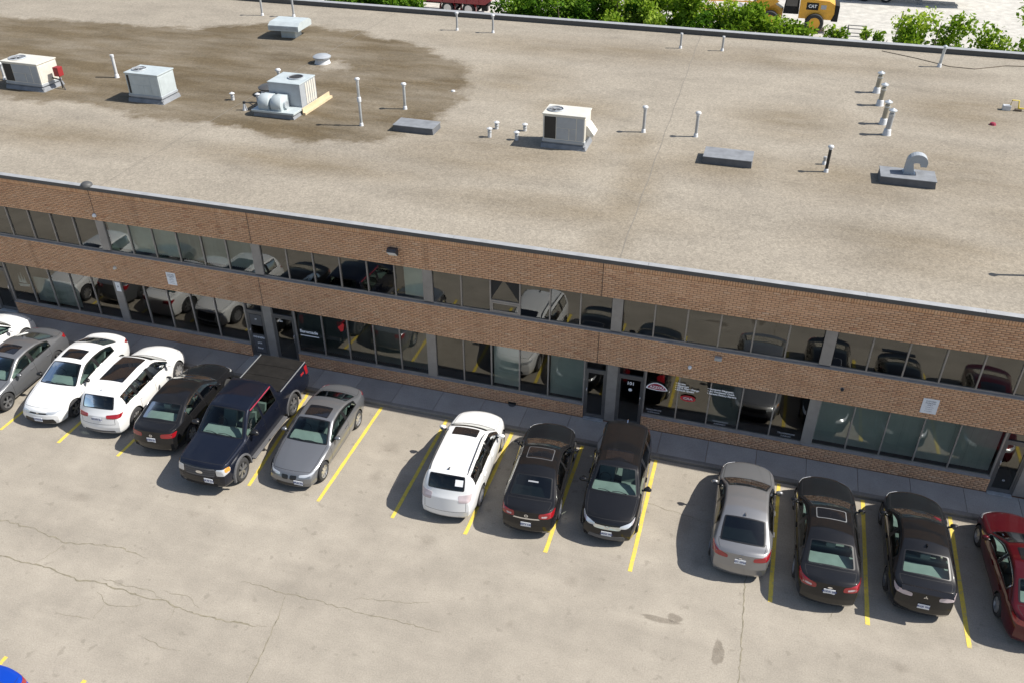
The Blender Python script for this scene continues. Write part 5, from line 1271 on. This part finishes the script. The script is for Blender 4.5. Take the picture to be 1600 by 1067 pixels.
# ---- paints
PW = paint('paint_white', (.78, .78, .77), 0, .35); PK = paint('paint_black', (.008, .008, .009)); PN = paint('paint_navy', (.006, .0085, .018), .2); PG = paint('paint_grey', (.20, .205, .215), .55)
PS = paint('paint_silver_grey', (.30, .295, .30), .6); PB = paint('paint_bronze_grey', (.25, .25, .255), .55); PR = paint('paint_dark_red', (.075, .004, .007), .25); PU = paint('paint_blue', (.004, .06, .48), .25)
W5 = wheel_meshes(.325, .21, 5, 'fat', M['rim']); W10 = wheel_meshes(.33, .21, 7, 'thin', M['rim']); W5D = wheel_meshes(.335, .215, 5, 'twin', M['rim_dark']); WSUV = wheel_meshes(.355, .225, 8, 'thin', M['rim']); WT = wheel_meshes(.40, .27, 6, 'twin', M['rim_dark']); W7 = wheel_meshes(.325, .21, 7, 'twin', M['rim'])

def fascia(zg, zi, wg=.42, wi=.52, mat=None, L=0):
    """grille and lower intake outlines on the nose"""
    return [('grille', [(0, -wg, zg[0]), (0, wg, zg[0]), (0, wg * 1.06, zg[1]), (0, -wg * 1.06, zg[1])], (1, 0, 0), mat or M['trim']), ('lower_intake', [(0, -wi, zi[0]), (0, wi, zi[0]), (0, wi * .9, zi[1]), (0, -wi * .9, zi[1])], (1, 0, 0), M['trim'])]
def head(z0, z1, y0, y1, x1, dz=.06, mat=None):
    return ('headlight', [(.0, y0, z0 + .01), (.05, (y0 + y1) / 2, z0 + .0), (x1 * .55, y1, z0 + dz), (x1, y1 + .02, z1 + dz), (x1 * .4, y1 - .06, z1 + dz * .6), (.05, y0, z0 + .07)], (.75, -.42, -.30), mat or M['headlamp'])
def tail(L, z0, z1, y0, y1, dx, mat=None, dz=.0):
    return ('tail_light', [(L, y0, z0), (L - .05, (y0 + y1) / 2, z0 - .015), (L - dx * .5, y1, z0 + .0), (L - dx, y1 + .02, z1 + dz), (L - dx * .4, y1 - .04, z1 + dz), (L - .03, y0, z1 - .02)], (-.75, -.45, -.15), mat or M['tail'])

def sedan(**k):
    L = k.get('L', 4.62); H = k.get('H', 1.45); s = L / 4.62; h = H / 1.45
    zc = [(0, .66), (.05, .70), (.25, .765), (.7, .865), (1.18, .95), (1.28, .985), (1.92, 1.335), (2.12, 1.41), (2.6, 1.45), (3.05, 1.43), (3.35, 1.365), (4.02, 1.105), (4.16, 1.075), (4.5, 1.055), (4.62, 1.0)]
    belt = [(0, .58), (.5, .73), (1.2, .89), (2, .93), (3, .965), (4, 1.0), (4.4, 1.0), (4.62, .93)]
    p = dict(L=L, W=.90, zc=[(x * s, z * h) for x, z in zc], belt=[(x * s, z * h) for x, z in belt], fo=.93, wb=2.70, rw=.325, tw=.21, xc=1.24 * s, xh=2.06 * s, xr0=3.36 * s, xr1=4.02 * s,
             windows=[(1.36 * s, 2.48 * s), (2.58 * s, 3.56 * s)], doors=[1.34 * s, 2.53 * s, 3.42 * s], lights=[], patches=[], wheels=W5, glass=M['car_glass'], deck=(4.10 * s, 4.52 * s), rearseat=2.85 * s, shelf=(3.45 * s, 4.0 * s), paint=PK)
    p.update(k); return p
def suv(**k):
    L = k.get('L', 4.65); H = k.get('H', 1.66); s = L / 4.65; h = H / 1.66
    zc = [(0, .80), (.05, .86), (.3, .94), (.9, 1.04), (1.10, 1.075), (1.18, 1.11), (1.74, 1.51), (1.94, 1.60), (2.5, 1.66), (3.4, 1.645), (4.0, 1.60), (4.18, 1.565), (4.46, 1.20), (4.54, 1.05), (4.65, .93)]
    belt = [(0, .70), (.5, .87), (1.2, 1.0), (2, 1.04), (3, 1.07), (4, 1.12), (4.4, 1.08), (4.65, .86)]
    p = dict(L=L, W=.92, zc=[(x * s, z * h) for x, z in zc], belt=[(x * s, z * h) for x, z in belt], fo=.92, wb=2.70, rw=.355, tw=.225, tum=.34, sill=.24, xc=1.14 * s, xh=1.88 * s, xr0=4.17 * s, xr1=4.47 * s, rdir=(-.85, 0, -.5), rf0=.86, rf1=.84,
             windows=[(1.24 * s, 2.36 * s), (2.46 * s, 3.36 * s), (3.45 * s, 4.06 * s)], doors=[1.22 * s, 2.41 * s, 3.34 * s], lights=[], patches=[], wheels=WSUV, glass=M['car_glass'], rearseat=2.75 * s, paint=PW, mk=1.1)
    p.update(k); return p

UPX, DNX = rad(90), rad(-90)         # nose towards the camera / nose towards the building
# 1 far-left white SUV, nose to the building
p = suv(L=4.6, paint=PW, lights=[head(.70, .78, .48, .80, .38), tail(4.6, .86, 1.08, .50, .84, .22)], patches=fascia((.62, .76), (.34, .46)), plates=[('r', .80, 0)], sunroof=(2.0, 2.7, .42))
make_car('parked_suv', 'white car cut off by the left edge, nose towards the building', 'car', p, -18.8, -2.95, DNX)
# 2 grey sedan with sunroof
p = sedan(L=4.68, wb=2.72, paint=PG, wheels=W5D, sunroof=(2.28, 2.78, .40), lights=[head(.60, .66, .40, .80, .42), tail(4.68, .84, 1.0, .38, .84, .34)], patches=fascia((.50, .64), (.24, .38)), deck=(4.12, 4.58), antenna=3.3)
make_car('parked_sedan', 'grey sedan with a dark sunroof at the left edge, nose towards the camera', 'car', p, -16.60, -3.80, UPX + rad(3))
# 3 white sedan, nose to camera
p = sedan(L=4.66, wb=2.74, fo=.90, paint=PW, wheels=W5D, mirrorm=M['trim'], sunroof=(2.28, 2.82, .42), lights=[head(.60, .645, .36, .82, .46), tail(4.66, .82, .96, .42, .84, .34)], patches=fascia((.565, .615), (.22, .40), .40, .62), plates=[('f', .38, 0)], badges=[('h', 'f', .60, .05)])
make_car('parked_sedan', 'white sedan with sunroof and black mirrors, nose towards the camera', 'car', p, -14.16, -3.43, UPX + rad(4.5), 'CVTN 829')
# 4 white SUV with panoramic roof, tail to camera
p = suv(L=4.66, H=1.62, wb=2.80, paint=PW, sunroof=(1.98, 3.45, .46), rails=(1.95, 4.1), railm=PW, rearglass=M['dark_glass'], glass=M['dark_glass'], lights=[head(.70, .77, .50, .80, .36), tail(4.66, .86, 1.00, .40, .86, .34)], patches=fascia((.50, .78), (.30, .42)) + [('rear_diffuser', [(4.66, -.6, .30), (4.66, .6, .30), (4.66, .56, .38), (4.66, -.56, .38)], (-1, 0, 0), M['grey_plastic'])], plates=[('r', .80, 0)], gate=((.62, .95), .62), antenna=3.9)
make_car('parked_suv', 'white SUV with black panoramic roof and red tail lights facing the camera', 'car', p, -11.88, -3.25, DNX + rad(5), 'BKWH 305')
# 5 black sedan, tail to camera
p = sedan(L=4.6, wb=2.65, paint=PK, wheels=W7, sealmat=M['chrome'], lights=[head(.60, .68, .44, .80, .40), tail(4.6, .80, .96, .38, .84, .30)], patches=fascia((.52, .64), (.24, .38)), plates=[('r', .70, 0)], badges=[('ring', 'r', .86, .055)])
make_car('parked_sedan', 'black sedan with silver wheels between the white SUV and the pickup', 'car', p, -9.65, -3.50, DNX + rad(5), 'AHPR 617')
# 6 pickup truck
zc = [(0, 1.00), (.04, 1.07), (.18, 1.12), (1.0, 1.20), (1.34, 1.235), (1.42, 1.27), (1.98, 1.76), (2.18, 1.87), (2.7, 1.92), (3.55, 1.91), (3.72, 1.87), (3.84, 1.40), (3.90, 1.36), (5.85, 1.36), (5.9, 1.34)]
p = dict(L=5.9, W=.99, sig=.035, zc=zc, belt=[(0, .93), (1.2, 1.12), (1.5, 1.17), (3.7, 1.22), (3.95, 1.30), (5.9, 1.30)], crown=[(0, .05), (1.3, .05), (2.0, .06), (3.6, .06), (3.95, .02), (5.9, .02)], fo=.96, wb=3.60, rw=.40, tw=.27, archgap=.08, tum=.26, sill=.36,
         plan=[(0, .84), (.10, .91), (.3, .965), (.8, .995), (1.4, 1.0), (5.6, 1.0), (5.85, .985), (5.9, .97)], bow=[(0, .16), (.5, .10), (1.3, .12), (2.1, .06), (2.8, 0), (3.6, -.01), (4.2, 0), (5.9, -.03)], nose=[(.2, .10), (.42, .0), (.55, .0), (.8, .03), (1, .05)], tailp=[(.2, .04), (.4, 0), (.8, 0), (1, .02)],
         sideprof=[(0, .93), (.1, .965), (.25, .985), (.5, 1.0), (.7, .995), (.85, .98), (1, .95)], xc=1.38, xh=2.12, xr0=3.66, xr1=3.83, rdir=(-1, 0, -.25), rf0=.80, rf1=.78, windows=[(1.52, 2.58), (2.68, 3.58)], doors=[1.46, 2.63, 3.62], wheels=WT, glass=M['car_glass'], truck=True, paint=PN, flare=M['grey_plastic'], mk=1.35, mirrorm=M['trim'], mirror=1.78, seat=.20, rearseat=2.85,
         ribs=(2.35, 3.55, (-.52, -.36, -.20, .20, .36, .52)), hood=(.20, 1.32),
         lights=[('headlight', [(.05, .60, .78), (.05, .60, 1.0), (.10, .86, 1.0), (.30, .97, .98), (.26, .97, .84), (.06, .84, .78)], (.85, -.35, -.1), M['headlamp']), ('turn_signal', [(.16, .90, .86), (.14, .88, 1.0), (.34, .99, .99), (.32, .99, .85)], (.6, -.75, -.05), M['amber']), ('tail_light', [(5.88, .74, .92), (5.82, .97, .92), (5.66, .99, .95), (5.66, .99, 1.26), (5.82, .97, 1.26), (5.88, .74, 1.26)], (-.6, -.75, 0), M['tail'])],
         patches=[('grille', [(0, -.52, .74), (0, .52, .74), (0, .56, 1.01), (0, -.56, 1.01)], (1, 0, 0), M['grey_plastic']), ('front_bumper', [(0, -.86, .50), (0, .86, .50), (0, .86, .70), (0, -.86, .70)], (1, 0, 0), M['trim']), ('lower_intake', [(0, -.6, .40), (0, .6, .40), (0, .56, .48), (0, -.56, .48)], (1, 0, 0), M['under'])], plates=[('f', .60, -.30)], badges=[('oval', 'f', .87, .125)])
tr_, sh, part, solid, ox = make_car('pickup_truck', 'dark navy crew-cab pickup with black bed cover, nose towards the camera', 'truck', p, -7.06, -4.20, UPX + rad(1.5), 'AK 47 216')
tr_.scale = (.935, .92, 1.0)
for z in (.80, .875, .95):
    V, F = sh.ribbon([(0, y, z) for y in np.linspace(-.53, .53, 9)], (1, 0, 0), .028, .014); part('grille_bar', V, F, M['lamp_body'])
for a, b in ((3.95, 4.62), (4.635, 5.25), (5.265, 5.84)):
    V, fi, _ = sh.decal([(a, -.84, 1.4), (a, .84, 1.4), (b, .84, 1.4), (b, -.84, 1.4)], (0, 0, -1), .018, 0, 0, .1, thick=.02); part('bed_cover_panel', V, fi, M['tonneau'])
for sg in (1, -1):
    m = MB(); m.tube([(3.95, sg * .905, 1.345), (5.84, sg * .905, 1.345)], .02, 6); solid('bed_rail', m, M['steel'])
    m = MB(); m.bevbox(1.55, 3.85, min(sg * .93, sg * 1.09), max(sg * .93, sg * 1.09), .38, .44, .02); solid('running_board', m, M['grey_plastic'])
    h = sh.cast((5.45, sg, 1.12), (0, -sg, 0))[0]
    link('side_decal', text_mesh('FX4', .13, M['red_ink'], .003), tr_, (5.42 - ox, h.y + sg * .006, 1.12), (rad(90), 0, rad(180) if sg > 0 else 0))
    V, F = sh.ribbon([(2.25, sg * .76, 1.76), (3.6, sg * .76, 1.78)], (0, -sg, -.3), .035, .006); part('roof_stripe', V, F, M['maroon'])
m = MB(); m.bevbox(5.9, 6.04, -.90, .90, .50, .68, .03); solid('rear_bumper', m, M['chrome'])
# 7 grey coupe, nose to camera
p = sedan(L=4.58, H=1.38, wb=2.76, fo=.80, paint=PG, wheels=W10, windows=[(1.46, 2.72), (2.80, 3.62)], doors=[1.42, 2.78], sunroof=(2.25, 2.72, .40), sunframe=M['trim'], xc=1.34, lights=[head(.575, .62, .38, .78, .40, .05), tail(4.58, .80, .95, .40, .82, .30)], patches=[('grille', [(0, -.24, .46), (0, -.03, .46), (0, -.03, .60), (0, -.27, .60)], (1, 0, 0), M['trim']), ('grille', [(0, .03, .46), (0, .24, .46), (0, .27, .60), (0, .03, .60)], (1, 0, 0), M['trim']), ('lower_intake', [(0, -.52, .24), (0, .52, .24), (0, .46, .34), (0, -.46, .34)], (1, 0, 0), M['trim'])], plates=[('f', .40, -.34)],
          zc=[(0, .62), (.05, .655), (.3, .72), (.8, .83), (1.28, .905), (1.38, .935), (2.0, 1.27), (2.2, 1.34), (2.65, 1.38), (3.05, 1.355), (3.35, 1.29), (3.98, 1.055), (4.12, 1.025), (4.45, 1.01), (4.58, .965)], belt=[(0, .54), (.5, .69), (1.3, .85), (2, .885), (3, .92), (4, .95), (4.35, .95), (4.58, .89)], xh=2.13, xr0=3.34, xr1=3.95)
make_car('parked_coupe', 'silver-grey coupe with sunroof beside the empty stall, nose towards the camera', 'car', p, -4.62, -3.82, UPX + rad(1.8), 'BPLM 392')
# 8 white SUV, tail to camera
p = suv(L=4.66, H=1.68, wb=2.67, paint=PW, sunroof=(1.98, 2.42, .42), rails=(2.1, 4.1), rearglass=M['dark_glass'], glass=M['dark_glass'], lights=[head(.72, .80, .46, .80, .40), tail(4.66, .86, 1.10, .50, .86, .26, M['tail_clear'])], patches=fascia((.55, .74), (.32, .44)), gate=((.50, .92), .66), ribs=(2.55, 3.95, (-.45, -.33, -.21, -.09, .09, .21, .33, .45)), antenna=3.95, antm=M['trim'])
t8, sh, part, solid, ox = make_car('parked_suv', 'white SUV with black roof rails in the middle of the lot, tail towards the camera', 'car', p, .32, -3.52, DNX + rad(3))
V, fi, _ = sh.decal([(4.3, .28, 1.28), (4.3, .52, 1.28), (4.22, .52, 1.46), (4.22, .28, 1.46)], (-.85, 0, -.5), .012, 0, 0); part('window_sticker', V, fi, M['white'])
# 9 black sedan with red clear-centre lights
p = sedan(L=4.83, H=1.48, wb=2.74, fo=.97, paint=PK, wheels=W10, sunroof=(2.30, 2.82, .40), sunframe=M['grey_plastic'], rearglass=M['dark_glass'], glass=M['dark_glass'], sealmat=M['chrome'], lights=[head(.62, .70, .44, .80, .44), tail(4.83, .84, 1.02, .42, .86, .40), ('reversing_light', [(4.82, .50, .86), (4.75, .66, .85), (4.75, .66, .92), (4.82, .50, .92)], (-.85, -.35, -.1), M['tail_clear'])], patches=fascia((.46, .66), (.24, .36)) + [('chrome_strip', [(4.83, -.42, .78), (4.83, .42, .78), (4.83, .38, .82), (4.83, -.38, .82)], (-1, 0, 0), M['chrome'])], plates=[('r', .60, 0)], badges=[('ring', 'r', .90, .06)])
t9, sh, part, solid, ox = make_car('parked_sedan', 'long black sedan just right of the middle white SUV, tail towards the camera', 'car', p, 2.70, -3.36, DNX + rad(4), 'BSTY 140')
V, F = sh.ribbon([(3.72, -.16, 1.3), (3.72, .16, 1.3)], (0, 0, -1), .05, .006); part('brake_light', V, F, M['dim_ink'])
# 10 black compact SUV, nose to camera
p = suv(L=4.53, H=1.68, W=.91, wb=2.62, fo=.92, paint=PK, sunroof=(2.05, 2.50, .42), lights=[head(.74, .84, .42, .82, .44, .10), ('signal_lens', [(.20, .76, .78), (.30, .86, .86), (.40, .88, .92), (.34, .84, .90)], (.6, -.6, -.3), M['tail_clear']), tail(4.53, .95, 1.4, .66, .88, .2)], patches=[('grille', [(0, -.40, .66), (0, .40, .66), (0, .44, .76), (0, -.44, .76)], (1, 0, 0), M['chrome']), ('lower_intake', [(0, -.58, .30), (0, .58, .30), (0, .52, .44), (0, -.52, .44)], (1, 0, 0), M['grey_plastic'])], plates=[('f', .52, 0)], badges=[('h', 'f', .71, .07)], ribs=(2.6, 4.0, (-.50, -.28, .28, .50)), sealmat=M['chrome'], antenna=4.0, antm=M['chrome'])
make_car('parked_suv', 'black compact SUV with chrome grille, nose towards the camera', 'car', p, 5.02, -3.24, UPX + rad(2.5), 'ARKD 953')
# 11 bronze-grey sedan
p = sedan(L=4.57, H=1.45, wb=2.70, paint=PB, wheels=W5, rearglass=M['dark_glass'], glass=M['dark_glass'], lights=[head(.62, .70, .46, .82, .50, .08), ('signal_lens', [(.22, .76, .66), (.36, .86, .72), (.46, .88, .76), (.36, .84, .76)], (.6, -.6, -.3), M['amber']), tail(4.57, .84, .96, .40, .86, .46, dz=.06)], patches=fascia((.50, .64), (.24, .36)), plates=[('r', .78, 0)], badges=[('oval', 'r', .90, .05)], xr1=4.14, xr0=3.34, zc=[(x * .989, z) for x, z in [(0, .66), (.05, .70), (.25, .765), (.7, .865), (1.18, .95), (1.28, .985), (1.92, 1.335), (2.12, 1.41), (2.6, 1.45), (3.05, 1.43), (3.35, 1.37), (4.14, 1.11), (4.26, 1.08), (4.5, 1.065), (4.62, 1.01)]], antenna=3.22)
make_car('parked_sedan', 'warm grey sedan standing alone right of the wide gap, tail towards the camera', 'car', p, 8.74, -3.42, DNX + rad(1.0), '471 GHA')
# 12 black sedan with framed sunroof
p = sedan(L=4.92, H=1.46, wb=2.79, fo=.97, paint=PK, wheels=W10, sunroof=(2.34, 2.76, .40), sunframe=M['steel'], lights=[head(.62, .72, .44, .84, .52), tail(4.92, .82, .98, .40, .88, .46, M['tail'], .05), ('reversing_light', [(4.90, .52, .84), (4.80, .74, .86), (4.80, .74, .92), (4.90, .52, .90)], (-.8, -.4, -.1), M['tail_clear'])], patches=fascia((.44, .66), (.24, .36)), plates=[('r', .78, 0)], badges=[('oval', 'r', .91, .065)])
make_car('parked_sedan', 'black sedan with a framed sunroof, next right of the warm grey sedan', 'car', p, 11.0, -3.52, DNX + rad(1.5), 'BCDA 288')
# 13 black sedan with clear tail lights, spoiler lip
p = sedan(L=4.57, H=1.49, wb=2.63, paint=PK, wheels=W5D, lights=[head(.62, .72, .46, .82, .46), tail(4.57, .84, .97, .38, .84, .34, M['tail_clear'])], patches=fascia((.36, .64), (.24, .34)), plates=[('r', .60, 0)], badges=[('diamonds', 'r', .90, .065)], antenna=3.1)
t13, sh, part, solid, ox = make_car('parked_sedan', 'black sedan with three-diamond badge beside the dark red car, tail towards the camera', 'car', p, 13.40, -3.36, DNX + rad(.0), 'BXJE 703')
m = MB(); m.prism([(4.36, 1.085), (4.55, 1.06), (4.58, 1.085), (4.40, 1.105)], 1, -.66, .66); solid('spoiler', m, PK)
V, fi, _ = sh.decal([(1.52, .40, 1.1), (1.52, .58, 1.1), (1.72, .58, 1.2), (1.72, .44, 1.2)], (.62, 0, -.78), .012, 0, 0); part('red_parking_tag', V, fi, M['tail'])
# 14 dark red sedan at the right edge
p = sedan(L=4.70, H=1.46, wb=2.60, paint=PR, wheels=W5, sunroof=(2.32, 2.8, .40), sealmat=M['chrome'], lights=[head(.62, .72, .46, .84, .48), tail(4.70, .82, .97, .44, .86, .36)], patches=fascia((.50, .64), (.24, .36)), plates=[('r', .70, 0)])
make_car('parked_sedan', 'dark red sedan cut off by the right edge', 'car', p, 16.05, -3.42, DNX + rad(3.5), 'BHKN 560')
# 15 blue car in the near row
p = sedan(L=4.4, paint=PU, wheels=W10, lights=[head(.62, .72, .46, .82, .44), tail(4.4, .82, .98, .42, .86, .40)], patches=fascia((.50, .64), (.24, .36)), plates=[('r', .70, 0)], rearglass=M['dark_glass'])
o15 = make_car('parked_sedan', 'bright blue car at the bottom left corner', 'car', p, -7.50, -15.92, UPX, 'CKLP 118')[0]; o15['group'] = 'cars in the near row'
